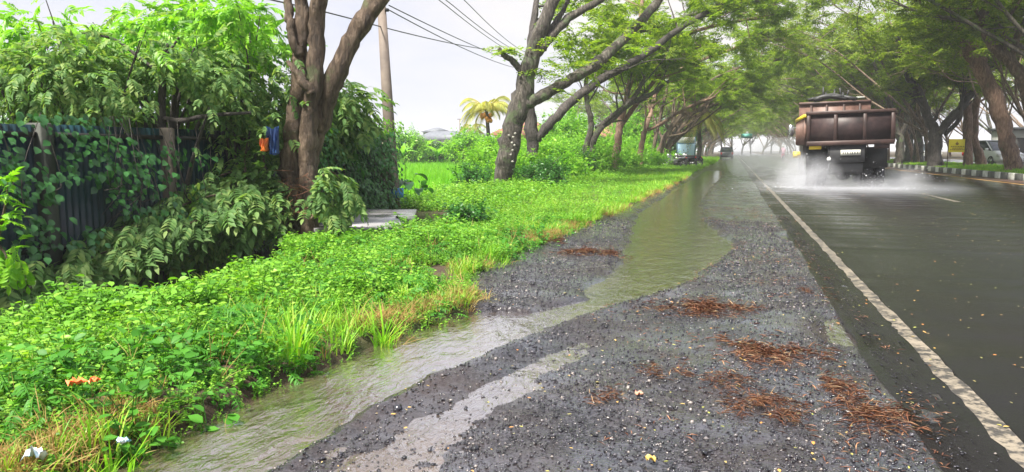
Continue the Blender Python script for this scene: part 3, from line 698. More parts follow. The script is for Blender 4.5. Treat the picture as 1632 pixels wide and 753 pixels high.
def tuft(cx, cy, Y, n, sx, sy, sz=.6, seed=1):
    n = int(n * .33)
    r = np.random.default_rng(seed); p0 = A(cx, cy, Y); k = 1 / pxm(p0)
    P = p0 + np.stack([r.normal(0, sx * k, n), r.normal(0, sz, n), r.normal(0, sy * k, n)], 1)
    a_ = r.uniform(0, 2 * pi, n); return P, np.stack([np.cos(a_), np.sin(a_), r.uniform(-.3, .3, n)], 1)
def tufts(*L):
    q = [tuft(*z) for z in L]; return np.vstack([i[0] for i in q]), np.vstack([i[1] for i in q])
T2X = tufts((800, 78, 21.8, 20, 11, 8, .15, 1), (905, 95, 23, 50, 28, 26, .8, 2), (870, 110, 22.3, 22, 10, 30, .3, 3), (960, 70, 24, 50, 30, 24, .8, 4), (960, 20, 25, 60, 45, 15, 1, 5))
left_tree('rain_tree', 'leaning rain tree with white fungus on its trunk, left of the puddle', [a, b, c, d, e], 'bark_grey', 41, dict(start=.85, nc=2, zmin=5.0), sub=[1, 2], extra=T2X)
# fungus brackets as small white shells on the trunk
fr = np.random.default_rng(5)
tw = bpy.data.objects['rain_tree.001']
for (px, py) in ((816, 213), (813, 219), (811, 228), (815, 232), (812, 240), (809, 247), (812, 258), (806, 216)):
    p = A(px + 5, py, 21.68) - np.array(tw.location); mb = MB(); q = []
    for k in range(9):
        an = 2 * pi * k / 9; q.append(p + np.array([cos(an) * .038 * fr.uniform(.7, 1.2), -.02, sin(an) * .034 * fr.uniform(.7, 1.2)]))
    mb.poly(q, .03, (0, 1, .2)); mb.build('fungus_bracket', M['lamp'] if 0 else M['wall_fungus'], tw)
a = grounded(pp([(850, 250, 27, 12), (848, 210, 27, 12), (843, 160, 27, 10), (845, 100, 27, 8), (850, 40, 27.4, 6), (860, -20, 28, 5)]))
b = pp([(856, 222, 27, 7), (868, 206, 27, 8.5), (893, 180, 27.4, 8), (930, 145, 28.2, 7.5), (985, 112, 29.4, 7), (1035, 82, 31.5, 6), (1085, 45, 34, 5), (1150, 5, 38, 3.6)])
c = pp([(930, 145, 28.2, 4), (960, 122, 28.8, 4.5), (995, 110, 29, 5), (1000, 112, 29, 2)])
T3X = tufts((960, 60, 30, 60, 32, 26, 1, 11), (1060, 40, 33, 90, 40, 22, 1.2, 12), (940, 100, 29, 30, 18, 18, .6, 13))
left_tree('rain_tree', 'dark forked rain tree directly behind the leaning fungus-marked one', [a, b, c], 'bark_dark', 42, dict(start=.85, nc=2, zmin=5.0), extra=T3X)
a = grounded(pp([(932, 245, 33, 6.5), (940, 215, 33, 6), (942, 190, 33, 5.5), (934, 160, 33, 4.5), (936, 120, 33.5, 4), (950, 70, 34, 3.5), (962, 10, 35, 3)]))
b = pp([(944, 240, 33, 5.5), (952, 212, 33, 5.5), (975, 190, 34, 5), (1005, 165, 35.5, 4.5), (1035, 152, 37, 3.5), (1065, 130, 40, 2.5)])
b = grounded(b); c = pp([(950, 205, 33.2, 4.5), (975, 186, 33.6, 4.5), (1010, 155, 34.5, 4), (1030, 120, 36, 3)])
d = pp([(950, 70, 34, 3.5), (1040, 45, 37, 3.5), (1130, 15, 40, 3), (1220, 0, 43, 2)])
left_tree('rain_tree', 'slim pale rain tree splitting low into a wide V', [a, b, c, d], 'bark_grey', 43, dict(start=.45, nc=4, zmin=4.7), extra=tufts((950, 130, 34, 24, 14, 14, .6, 21), (1010, 100, 36, 70, 28, 30, 1.2, 22), (940, 155, 33.5, 14, 9, 8, .3, 23)))
a = grounded(pp([(981, 281, 37, 7), (981, 255, 37, 7), (985, 225, 37, 6.5), (989, 195, 37.2, 6), (997, 165, 37.5, 5), (1008, 110, 38, 4.5), (1018, 50, 39, 4), (1025, -10, 40, 3)]))
b = pp([(988, 205, 37.2, 4), (1010, 172, 38, 4.5), (1035, 140, 39, 4), (1070, 100, 41, 3.5), (1120, 70, 44, 2.6)])
c = pp([(1010, 100, 38, 3.5), (1080, 60, 42, 3.5), (1170, 35, 46, 3), (1260, 25, 50, 2)])
left_tree('rain_tree', 'straight reddish trunk standing closest to the verge edge, past the V-forked tree', [a, b, c], 'bark_red', 44, dict(start=.5, nc=5, zmin=4.8), extra=tufts((1030, 130, 39, 60, 25, 28, 1, 31), (1090, 90, 42, 70, 30, 25, 1.2, 32)))
a = grounded(pp([(1020, 264, 45, 6), (1022, 238, 45, 5.5), (1027, 214, 45, 5), (1037, 180, 45.5, 4), (1044, 150, 46, 3.5), (1050, 90, 47, 3)]))
b = pp([(1026, 210, 45, 3), (1050, 200, 46, 3.2), (1090, 175, 49, 3), (1140, 155, 53, 2.2)])
c = pp([(1046, 130, 46, 3), (1120, 95, 50, 3), (1200, 70, 56, 2.5), (1275, 60, 60, 2)])
left_tree('rain_tree', 'thin reddish rain tree between the straight trunk and the leaning cluster', [a, b, c], 'bark_red', 45, dict(start=.45, nc=5, zmin=4.8), extra=tufts((1070, 130, 48, 70, 25, 28, 1.2, 41)))
ms = []
for i, (x0, lean) in enumerate(((1048, 0), (1056, 8), (1062, 16))):
    ms.append(grounded(pp([(x0, 256, 54 + i, 7 - i), (x0 + 7, 232, 54 + i, 6 - i), (x0 + 20 + lean, 205, 55 + i, 5 - .6 * i), (x0 + 46 + lean, 176, 57 + i, 4 - .4 * i), (x0 + 90 + lean, 150, 61 + i, 3), (x0 + 140 + lean, 128, 66 + i, 2)]), 1.2))
ms.append(grounded(pp([(1040, 256, 53, 4), (1046, 215, 53, 3.5), (1056, 170, 54, 3), (1068, 120, 55, 2.5)])))
ms.append(pp([(1090, 160, 57, 3), (1150, 120, 62, 3), (1215, 100, 66, 2.5), (1280, 95, 70, 2)]))
left_tree('rain_tree', 'cluster of trunks leaning steeply over the road beside the motorcycles', ms, 'bark', 46, dict(start=.4, nc=5, zmin=5.0, bias=(.1, .1, .25)), extra=tufts((1120, 130, 60, 80, 36, 20, 1.5, 51), (1090, 90, 58, 60, 30, 20, 1.5, 52)))

# generic arching tree: base at origin, leans to +X
def variant(seed, leaf, bark, name='rain_tree', reach=6.5, hh=7.5, tw=.26, zmin=3.6, spr=4):
    r = np.random.default_rng(seed); mains = []
    top = np.array([r.uniform(.3, 1.1), r.uniform(-.5, .5), r.uniform(2.0, 3.0)])
    mains.append(np.array([[0, 0, -.4, tw * 1.3], [.02, 0, .1, tw], [top[0] * .4, top[1] * .5, top[2] * .55, tw * .88], [*top, tw * .8], [top[0] + .5, top[1] + .2, top[2] + 1.4, tw * .55], [top[0] + .7, top[1] + .5, top[2] + 3.4, tw * .32], [top[0] + 1.6, top[1] + .8, top[2] + 5.2, tw * .15]]))
    for k, (dx, dy, dz) in enumerate([(reach, r.uniform(-2, 1), hh - 2.6), (reach * .75, r.uniform(2, 4), hh - 1.2), (reach * .8, r.uniform(-4.5, -2.5), hh - 1.5), (-reach * .3, r.uniform(-1, 3), hh - .8), (reach * .35, r.uniform(-3, -1), hh + .6)]):
        s = mains[0][3] if k != 3 else mains[0][3] * .98; s = s.copy(); e = np.array([dx, dy, dz]); st_ = s[:3] + np.array([0, 0, r.uniform(-.4, .3)])
        m1 = st_ + (e - st_) * .33 + [0, 0, .5] + r.normal(0, .3, 3); m2 = st_ + (e - st_) * .66 + [0, 0, .7] + r.normal(0, .5, 3)
        mains.append(np.array([[*st_, tw * .5], [*m1, tw * .42], [*m2, tw * .28], [*e, tw * .12]]))
    return tree_build(name, 'x', mains, M[bark], M[leaf], (0, 0, 0), r, kw=dict(start=.35, nc=4, zmin=zmin, n2=5, sprays=spr, L1=(1.5, 3.2)), smax=1.55)
LV = [variant(60 + i, 'leaf_rain', ('bark', 'bark_grey', 'bark_dark')[i], reach=9.0 + .6 * i, hh=8.2 + .4 * i, tw=.20, zmin=4.9, spr=3) for i in range(3)]
RV = [variant(70 + i, 'leaf_right', ('bark_pale', 'bark_grey', 'bark_pale', 'bark_red')[i], reach=10.0, hh=9.4 + .5 * i, tw=.16, zmin=5.4, spr=2) for i in range(4)]
SV = [variant(90 + i, 'leaf_right', ('bark_pale', 'bark_red', 'bark_pale')[i], reach=5.5, hh=8.8, tw=.10, zmin=5.4, spr=2) for i in range(3)]
rng = np.random.default_rng(77)
used = set()
def put(src, x, y, rz, s, label, group, z=None):
    if src.name in used: o = copy_tree(src)
    else: o = src; used.add(src.name)
    o.location = (x, y, float(terr(x, y)) if z is None else z); o.rotation_euler = (0, 0, rz); o.scale = (s, s, s * rng.uniform(.94, 1.06))
    tag(o, label, 'tree', group); return o
y = 64.0; i = 0
while y < 235:
    put(LV[i % 3], -6.4 + rng.uniform(-.6, .6), y, rng.uniform(-.35, .35), rng.uniform(.92, 1.12), 'rain tree in the left row arching over the road, past the parked motorcycles', 'far rain trees of the left row')
    y += rng.uniform(7.5, 10.5); i += 1
for k, (x, y, s) in enumerate([(-11.5, 72, 1), (-12, 92, 1.1), (-13, 112, 1.1), (-12, 135, 1.2), (-14, 160, 1.2)]):
    put(LV[(k + 1) % 3], x, y, rng.uniform(0, 6), s, 'rain tree standing behind the left roadside row', 'rain trees behind the left row')
y = 23.5; i = 0; row = []
def blocks(x, y):
    return .245 < x / y < .312 and y < 62
while y < 230:
    xr = 12.9 + rng.uniform(-.5, .6)
    if not blocks(xr, y): row.append((xr, y))
    y += rng.uniform(7.5, 11.0)
for i, (x, y) in enumerate(row):
    put(RV[i % 4], x, y, pi + rng.uniform(-.4, .4), rng.uniform(.92, 1.1), 'rain tree on the grassy median leaning over the road behind the kerb', 'rain trees in the median row')
y = 48
while y < 200:
    if not blocks(14.9, y): put(RV[int(rng.integers(0, 4))], 14.9 + rng.uniform(-.3, .6), y, pi + rng.uniform(-1.2, 1.2), rng.uniform(.8, 1.05), 'slimmer rain tree at the back edge of the median', 'rain trees at the back of the median')
    y += rng.uniform(16, 24)
y = 74
while y < 240:
    put(RV[int(rng.integers(0, 4))], 25.5 + rng.uniform(-1, 2.5), y, pi + rng.uniform(-.8, .8), rng.uniform(1.0, 1.3), 'rain tree beyond the opposite carriageway on the right', 'rain trees beyond the opposite carriageway'); y += rng.uniform(7, 11)
for k in range(26):
    xs_, ys_ = 12.6 + rng.uniform(0, 2.8), 33 + 2.9 * k + rng.uniform(-1, 1)
    if blocks(xs_, ys_): continue
    put(SV[k % 3], xs_, ys_, pi + rng.uniform(-.9, .9), rng.uniform(.85, 1.1), 'slim leaning rain tree among the thicker median trunks', 'slim rain trees on the median')
for k in range(9):
    put(LV[k % 3], -9 + 2.9 * k, 236 + 6 * (k % 3), rng.uniform(0, 6), rng.uniform(1.0, 1.3), 'hazy rain tree closing the view where the road bends away', 'rain trees at the far bend')
# big leaning tree at the right edge of the photo
Yr = 40
a = grounded(pp([(1614, 268, Yr, 14), (1606, 230, Yr, 13), (1592, 180, Yr, 13), (1570, 125, Yr, 12.5), (1552, 92, Yr, 12), (1525, 50, Yr - .5, 9), (1500, 5, Yr - 1, 7.5), (1475, -50, Yr - 2, 6)]))
b = pp([(1556, 95, Yr, 7), (1562, 60, Yr + .5, 6), (1560, 20, Yr + .5, 6), (1565, -30, Yr + 1, 5)])
left_tree('rain_tree', 'large bare-trunked tree leaning left at the right end of the kerb', [a, b], 'bark_red', 81, dict(start=.55, nc=5, zmin=4.5, bias=(-.2, 0, .3)), leaf='leaf_right', extra=tufts((1480, 20, 41, 90, 60, 25, 1.6, 61)))
Yr = 34
a = grounded(pp([(1668, 275, Yr, 15), (1655, 200, Yr, 14), (1632, 130, Yr, 12), (1605, 92, Yr, 10), (1575, 62, Yr, 8.5), (1568, 20, Yr, 8), (1570, -40, Yr, 7)]))
b = pp([(1612, 100, Yr, 6), (1622, 60, Yr, 6), (1640, 20, Yr, 5), (1650, -30, Yr, 4)])
left_tree('rain_tree', 'tree entering at the right margin with its limb bending over the white car', [a, b], 'bark', 82, dict(start=.6, nc=5, zmin=4.5, bias=(-.2, 0, .3)), leaf='leaf_right', extra=tufts((1590, 20, 35, 60, 40, 15, 1.3, 62)))
Yr = 52
a = grounded(pp([(1563, 255, Yr, 9), (1552, 215, Yr, 8), (1558, 150, Yr, 6), (1565, 110, Yr, 5), (1560, 60, Yr, 4)]))
b = grounded(pp([(1543, 257, Yr - 1, 8), (1543, 200, Yr - 1, 7.5), (1540, 150, Yr - 1, 6), (1530, 90, Yr - 1.5, 4.5), (1515, 40, Yr - 2, 3.5)]))
left_tree('rain_tree', 'pair of upright pinkish trunks between yellow banner and white car', [b, a], 'bark_red', 83, dict(start=.5, nc=6, zmin=4.2), leaf='leaf_right')
Yr = 50
a = grounded(pp([(1490, 258, Yr, 12), (1490, 215, Yr, 11), (1480, 190, Yr, 8), (1465, 150, Yr, 7), (1445, 115, Yr - 1, 6), (1430, 60, Yr - 2, 4)]))
b = pp([(1494, 215, Yr, 8), (1515, 190, Yr, 8), (1540, 160, Yr + .5, 7), (1562, 130, Yr + 1, 5), (1580, 80, Yr + 2, 4)])
c = pp([(1505, 215, Yr, 4), (1528, 192, Yr, 4), (1533, 160, Yr, 3.2), (1545, 120, Yr, 2.5)])
left_tree('rain_tree', 'stout tree forking into a wide dark Y left of the yellow banner', [a, b, c], 'bark_dark', 84, dict(start=.45, nc=6, zmin=4.2, bias=(-.1, 0, .25)), leaf='leaf_right')
for j, (x0, Yr) in enumerate(((1432, 58), (1448, 63), (1462, 60))):
    a = grounded(pp([(x0, 252, Yr, 8), (x0 + 2, 225, Yr, 7), (x0 - 8, 190, Yr, 5), (x0 - 20, 150, Yr - 1, 4), (x0 - 40, 100, Yr - 2, 3)]))
    b = pp([(x0 + 2, 222, Yr, 5), (x0 + 14, 185, Yr, 4), (x0 + 8, 140, Yr, 3), (x0 + 16, 90, Yr, 2.5)])
    left_tree('rain_tree', ('short forked trunk just right of the truck', 'forked trunk second to the right of the truck', 'grey forked trunk third to the right of the truck')[j], [a, b], 'bark_grey', 85 + j, dict(start=.4, nc=5, zmin=4.2), leaf='leaf_right')

# ------------------------------------------------------------------ generic shrub
SHR = [T_pinnate(np.random.default_rng(i), 5, .34, .13) for i in range(4)]
SMALL = [T_weed(np.random.default_rng(200 + i), 18, .22, .07, .16, leaf_quad(1, .55, .15)) for i in range(4)]
def shrub(name, label, cat, base, cen, rad, n, mat, temps=SHR, seed=0, smin=.8, smax=1.3, shell=.55, stems=7, down=.35, group=None, bark='bark_dark', thr=.40, gap=1.1, sr=.012):
    r = np.random.default_rng(seed); base = np.array(base, float); t = thing(name, label, cat, base, 0, group)
    cen = np.array(cen, float); rad = np.array(rad, float); cen[2] = max(cen[2], float(terr(cen[0], cen[1])) + .55 * rad[2]); c = cen - base
    v = r.normal(0, 1, (n, 3)); v /= np.linalg.norm(v, axis=1)[:, None]; k = (shell + (1 - shell) * r.uniform(0, 1, n)) * (1 + .18 * r.normal(0, 1, n))
    P = c + v * k[:, None] * rad
    den = fbm(P[:, 0] * gap + 5, P[:, 2] * gap * 1.1 + P[:, 1] * .7, 3, seed + 7); P = P[den > thr]; v = v[den > thr]
    gz = terr(P[:, 0] + base[0], P[:, 1] + base[1]) - base[2]; ok = P[:, 2] > gz + .03; P, v = P[ok], v[ok]
    D = v * [1, 1, .5] + r.normal(0, .5, v.shape) + [0, 0, -down]
    V, Fs = crown_mesh(r, P, D, temps, smin, smax, .3)
    mk('foliage', V, Fs, mat, t)
    mb = MB()
    for q in r.integers(0, len(P), stems):
        e = P[q]; m = e * .5 + r.normal(0, .08, 3) + [0, 0, .15 * abs(e[2])]; s0 = r.normal(0, .05, 3) * [1, 1, 0] + [0, 0, -.1]
        mb.tube(curve([s0, m, e], 8), np.linspace(sr * 2, sr * .5, 8), 5, False)
    mb.build('stem', M[bark], t, smooth=True); return t

# verge bushes
for lab, px, py, Y, rx, rz, mat, n in [
    ('dark round bush at the foot of the fungus-marked tree, on its right', 868, 285, 21.5, .85, .55, 'leaf_dark', 260),
    ('dark low bush left of the leaning fungus-marked tree', 752, 290, 20.5, .62, .42, 'leaf_dark', 220),
    ('dark round shrub in front of the V-forked tree', 925, 262, 31, .75, .55, 'leaf_dark', 220),
    ('low dark green weed clump rising from the verge near the slab', 738, 372, 10.4, .36, .22, 'leaf_dark', 90)]:
    p = A(px, py, Y); b = (p[0], p[1], float(terr(p[0], p[1])))
    shrub('bush', lab, 'bush', b, p, (rx, rx * .8, rz), n, M[mat], SMALL, seed=int(px), smin=.7, smax=1.4, shell=.3, thr=.2)
i = 0
for px, py, Y, rx, rz in [(830, 272, 24, 1.2, .5), (900, 275, 27, 1.0, .5), (955, 262, 33, 1.2, .6), (1000, 262, 40, 1.1, .6), (1035, 258, 47, 1.2, .6), (870, 256, 32, 1.6, .7), (790, 262, 30, 1.6, .7), (1062, 262, 54, 1.3, .5), (915, 245, 42, 2.0, .9), (970, 243, 50, 2.0, .9), (1010, 242, 58, 2, .9)]:
    p = A(px, py, Y); b = (p[0], p[1], float(terr(p[0], p[1])))
    shrub('bush', 'light green leafy bush filling the verge under the left trees', 'bush', b, p, (rx, rx * .8, rz), int(150 * rx), M['leaf_fresh'], SMALL, seed=300 + i, smin=1.0, smax=2.0 + Y * .02, shell=.3, thr=.25, group='light green bushes under the left tree row'); i += 1

# ------------------------------------------------------------------ slab, pole, wires
m, n, o = nodes('wet_concrete_slab'); f = noise(n, 1.6, 6)
pbr(n, o, ramp(n, f, [(.35, (.20, .195, .20)), (.65, (.36, .35, .36))]), ramp(n, noise(n, 2.2, 4), [(.4, (.08, .08, .08)), (.6, (.45, .45, .45))]), .6, 0.0, bump(n, noise(n, 40, 3), .3, .01)); M['slab'] = m
c4 = [G(500, 364, .10), G(655, 362, .10), G(664, 334, .10), G(540, 334, .10)]
mb = MB(); mb.poly(c4, -.07); sl = mb.build('concrete_slab', M['slab']); tag(sl, 'flat wet grey concrete slab bridging the ditch beside the pole', 'slab')
mb = MB(); pts = [G(x, y, .115) for x, y in ((632, 346), (640, 348), (648, 351), (652, 352))]; mb.tube(curve(pts, 8), .018, 5); o = mb.build('stick', M['bark_dark']); tag(o, 'short dark stick lying on the wet concrete slab', 'stick')
pb = A(628, 330, 14.8); pb[2] = 0
pole = thing('utility_pole', 'tall brown-grey concrete utility pole at the corner of the overgrown fence', 'utility pole', pb)
tp = A(608, 10, 14.8) - pb
mb = MB(); mb.tube(np.array([[0, 0, -.5], tp * .0 + [0, 0, .0], tp * .5, tp]), [.15, .145, .118, .09], 14); mb.build('shaft', M['pole'], pole, smooth=True)
mb = MB(); mb.box(tp + [-.16, -.03, -.12], tp + [.16, .03, -.06]); mb.tube([tp + [.0, 0, -.1], tp + [0, 0, .06]], .03, 8); mb.build('cable_bracket', M['dark'], pole)
p = A(629, 308, 14.67) - pb; mb = MB(); mb.tube([p + [.0, .1, -.10], p + [0, .1, .10]], .152, 14); mb.build('painted_band', simple('blue_paint', (.03, .16, .50), (.06, .25, .5), .5), pole)
def wire(p, q, lab, sag=.25, r=.013, ext=.6):
    p = np.array(p); q = np.array(q); t = np.linspace(-ext, 1, 26)[:, None]
    P = p + (q - p) * t; P[:, 2] -= (sag * 4 * t * (1 - t) * (t > 0))[:, 0]
    mb = MB(); mb.tube(P, r, 5, False); o = mb.build('overhead_wire', M['wire']); tag(o, lab, 'wire', 'overhead wires'); return o
p2 = A(842, 88, 44)
wire(A(526, 21, 12.0), A(800, 82, 30), 'long wire passing just below the pole top from left to right', .1)
wire(A(612, 12, 14.8), A(842, 112, 44), 'wire starting at the utility pole top and falling right', .25, ext=0)
wire(A(620, 9, 14.8), A(842, 104, 44), 'upper of the two wires leaving the pole top', .15, ext=0)
wire(A(700, 0, 20), A(842, 96, 44), 'left wire of the pair entering from the top of the sky', .2)
wire(A(711, 0, 20), A(842, 90, 44), 'right wire of the pair entering from the top of the sky', .2)
wire(A(740, 0, 22), A(842, 86, 44), 'rightmost wire slanting down from the top of the sky', .2)
b2 = p2.copy(); b2[2] = -.3
po = thing('utility_pole', 'farther utility pole mostly hidden behind the leaning trunk', 'utility pole', b2)
mb = MB(); mb.tube([[0, 0, -.3], [0, 0, p2[2] + .8]], [.13, .08], 12); mb.build('shaft', M['pole'], po, smooth=True)

# ------------------------------------------------------------------ fence
M['fence_blue'] = simple('weathered_blue_sheet', (.005, .045, .058), (.004, .008, .014), .45, 1.5, bs=.3, lo=.3, hi=.7)
M['fence_wall'] = simple('mossy_dark_wall', (.05, .055, .045), (.025, .03, .022), .7, 2, bs=.4)
fx = -7.25
fence = thing('sheet_fence', 'weathered blue corrugated sheet fence with concrete posts behind the ditch', 'fence', (fx, 0, 0))
def corr(y0, y1, z0, z1, x):
    y = np.arange(y0, y1, .02); xx = x + .012 * np.sin(y * 2 * pi / .09)
    V = np.concatenate([np.stack([xx, y, y * 0 + z0], 1), np.stack([xx, y, y * 0 + z1], 1), np.stack([xx - .01, y, y * 0 + z1], 1), np.stack([xx - .01, y, y * 0 + z0], 1)]); k = len(y); i = np.arange(k - 1)
    return V, np.vstack([np.stack([i + a * k, i + 1 + a * k, i + 1 + (a + 1) * k, i + (a + 1) * k], 1) for a in range(3)])
fr = np.random.default_rng(9)
yy = [2.2, 4.5, 6.35, 8.2, 10.05, 11.9, 13.2, 14.55]
for i in range(len(yy) - 1):
    V, Q = corr(yy[i] + .08, yy[i + 1] - .08, -.25 + fr.uniform(-.03, .03), 1.45 + fr.uniform(-.05, .05), 0)
    mk('panel', V, Q, M['fence_blue'], fence)
    mb = MB(); mb.box((-.05, yy[i] + .09, -1.2), (.05, yy[i + 1] - .09, -.27)); mb.build('base_wall', M['fence_wall'], fence)
    for z in (.1, 1.35): mb = MB(); mb.box((.02, yy[i] + .09, z), (.06, yy[i + 1] - .09, z + .05)); mb.build('rail', M['dark'], fence)
for i, y in enumerate(yy):
    mb = MB(); w = .11 if i != 1 else .12; mb.box((-w, y - .085, -1.3), (w, y + .085, 1.5), bev=.015); mb.build('post', M['pole'] if i % 2 else M['fence_wall'], fence)
# back return of fence
mb = MB(); V, Q = corr(0, 3.0, -.1, 1.6, 0); V = V[:, [1, 0, 2]] * [-1, 1, 1] + [0, 14.5, 0]; mk('panel', V, Q, M['fence_blue'], fence)

# vines over the right stretch of the fence, creeping leaves
rng = np.random.default_rng(51)
HEART = [leaf_oval(1, .85, .25)]
def vine(name, label, y0, y1, z0, z1, n, mat, x=-7.1, thick=.18, seed=0, thr=.36, s=(.06, .11), parent=None):
    r = np.random.default_rng(seed); y = r.uniform(y0, y1, n); z = r.uniform(z0, z1, n); d = fbm(y * 1.5, z * 1.8, 3, seed); k = d > thr; y, z = y[k], z[k]; n = len(y)
    P = np.stack([x + np.abs(r.normal(0, thick, n)), y, z], 1)
    D = np.stack([r.uniform(.2, .8, n), r.normal(0, .6, n), r.uniform(-1, -.2, n)], 1); U = np.stack([np.ones(n), r.normal(0, .3, n), np.full(n, .6)], 1)
    t = thing(name, label, 'vine', (x, (y0 + y1) / 2, 0)); loc = np.array([x, (y0 + y1) / 2, 0])
    V, Fs = scatter(HEART[0], P - loc, frames(D, U), r.uniform(*s, n)); mk('foliage', V, Fs, mat, t)
    mb = MB()
    for q in range(int((y1 - y0) * 6)):
        a = r.uniform(y0, y1); pts = [(x + .1, a, z1), (x + r.uniform(.05, .35), a + r.normal(0, .2), (z0 + z1) / 2), (x + .12, a + r.normal(0, .3), z0 + r.uniform(0, .5) * (z1 - z0))]
        mb.tube(curve(np.array(pts) - loc, 8), .006, 4, False)
    mb.build('stem', M['bark_dark'], t); return t
vine('creeper', 'dense glossy creeper wall covering the fence between big trunk and pole', 11.2, 14.6, -.1, 1.62, 3400, M['leaf_vine'], seed=61, thr=.25)
vine('creeper', 'bright leafy creeper trailing along the top of the fence right of the trunk', 11.0, 14.7, 1.5, 1.85, 420, M['leaf_fresh'], seed=62, thr=.2)
vine('creeper', 'thin vines hanging over the shaded blue sheets at far left', 4.6, 7.4, .1, 1.6, 1100, M['leaf_vine'], seed=63, thr=.44)
vine('creeper', 'hanging vines half covering the fence left of the thick trunk', 7.0, 11.0, -.3, 1.6, 1300, M['leaf_vine'], seed=64, thr=.46, thick=.3)

# wild trees behind the fence: leafy crowns spilling over it
def wild(label, px, Y, zc, rad, n, mat, seed, temps=SHR, name='wild_tree', **k):
    p = A(px, 200, Y); b = (p[0], p[1], -.2)
    return shrub(name, label, 'tree', b, (p[0], p[1], zc), rad, n, M[mat], temps, seed=seed, **k)
wild('wild tree with compound leaves spilling over the fence, left of the thick trunk', 395, 9.8, 2.05, (1.1, 1.0, 1.05), 1150, 'leaf_shrub', 71, smin=.4, smax=.85, stems=14, sr=.022, thr=.40, shell=.4)
wild('bushy wild tree behind the fence centre with a dark forked stem', 262, 8.6, 2.0, (1.3, .9, .95), 1200, 'leaf_shrub', 72, smin=.4, smax=.85, stems=16, sr=.026, thr=.43, shell=.4)
wild('wild tree overhanging the blue sheets at far left', 110, 7.6, 2.05, (1.2, .8, .7), 900, 'leaf_shrub', 73, smin=.4, smax=.85, stems=12, sr=.02, thr=.43, shell=.4)
wild('yellow-green sapling crown behind the leftmost wild tree', 55, 8.6, 2.6, (1.1, .8, .6), 300, 'leaf_fresh', 74, stems=8, thr=.36)
wild('airy yellow-green sapling crown at upper left in front of the darker crowns', 150, 7.9, 2.75, (1.1, .5, .45), 300, 'leaf_fresh', 78, stems=8, thr=.42, smin=.5, smax=.95)
wild('airy yellow-green sapling crown at upper centre-left beside the thick trunk', 380, 9.4, 2.95, (.9, .5, .5), 260, 'leaf_fresh', 79, stems=8, thr=.42, smin=.5, smax=.95)
wild('yellow-green crown behind the fence centre below the banana leaves', 300, 10.8, 3.15, (1.9, .8, .7), 480, 'leaf_fresh', 75, stems=8, thr=.36)
wild('drooping leafy tree right of the thick trunk, above the creeper wall', 538, 12.4, 1.95, (.62, .6, .62), 260, 'leaf_shrub', 76, stems=10, thr=.3, shell=.35)
wild('dark undergrowth tree deep behind the fence', 200, 12.5, 1.4, (4.0, 1.0, 1.1), 1100, 'leaf_dark', 77, stems=20, thr=.25, shell=.1, smax=1.8)
# named dark stems seen in the centre
tr = thing('bare_sapling', 'dark bare stem with crooked branches standing before the fence centre', 'tree', (A(258, 300, 8.3)[0], 8.3, -.9))
mb = MB(); b0 = np.array(tr.location)
for rows in ([(262, 330, 8.3, 9), (260, 250, 8.3, 8), (258, 180, 8.3, 7), (260, 100, 8.3, 5), (268, 70, 8.3, 3)], [(258, 112, 8.3, 4), (238, 104, 8.25, 3.5), (212, 84, 8.2, 3), (180, 62, 8.1, 2.5), (130, 52, 8.0, 1.8)], [(262, 190, 8.3, 5), (290, 193, 8.3, 5), (330, 185, 8.4, 4), (400, 180, 8.6, 3)], [(259, 95, 8.3, 3), (275, 75, 8.3, 2.5), (285, 60, 8.3, 2)]):
    q = curve(pp(rows), 14); mb.tube(q[:, :3] - b0, q[:, 3], 8, True, .05, rng)
mb.tube([[0, 0, -.3], A(262, 330, 8.3) - b0], [.11, .08], 8)
mb.build('trunk', M['bark_dark'], tr, smooth=True)

# long pinnate boughs arching down over the ditch
def bough_plant(label, roots, seed, n_per=60, name='drooping_shrub', mat='leaf_shrub', sz=(.9, 1.35), spread=.13):
    sz = (sz[0] * .8, sz[1] * .8)
    r = np.random.default_rng(seed); b0 = np.array([*roots[0][0][:2], 0.0]); t = thing(name, label, 'shrub', b0); mb = MB(); P = []; D = []
    for pts in roots:
        c = curve(np.array(pts), 24) - b0; mb.tube(c, np.linspace(.022, .005, 24), 5, False)
        dd = np.gradient(c, axis=0); L_ = np.linalg.norm(np.diff(c, axis=0), axis=1).sum()
        for k in range(int(n_per * L_)):
            i = r.integers(3, 24); d = dd[i] / np.linalg.norm(dd[i]); P.append(c[i] + r.normal(0, spread, 3) * [1, 1, .7]); s = np.cross(d, [0, 0, 1]) * r.choice([-1, 1])
            D.append(d * .5 + s * r.uniform(.2, 1) + np.array([.15, -.25, r.uniform(-.5, .1)]))
    V, Fs = crown_mesh(r, np.array(P), np.array(D), SHR, *sz, .3); mk('foliage', V, Fs, M[mat], t); mb.build('stem', M['bark'], t, smooth=True); return t
bough_plant('large shrub with drooping compound leaves arching over the ditch beside the thick trunk', [
    [A(470, 360, 9.4), A(430, 310, 9.1), A(350, 310, 8.5), A(270, 335, 7.9), A(190, 365, 7.2), A(130, 392, 6.8)],
    [A(470, 370, 9.3), A(400, 320, 8.7), A(320, 350, 8.0), A(220, 385, 7.2), A(120, 420, 6.4), A(30, 470, 5.6)],
    [A(465, 350, 9.3), A(420, 285, 9.2), A(370, 275, 9.0), A(310, 300, 8.6), A(280, 330, 8.3)],
    [A(460, 380, 9.2), A(400, 345, 8.8), A(330, 360, 8.5), A(270, 385, 8.1), A(230, 400, 7.8)],
    [A(460, 385, 9.1), A(420, 350, 8.8), A(380, 370, 8.6), A(340, 395, 8.4)]], 81, 66)
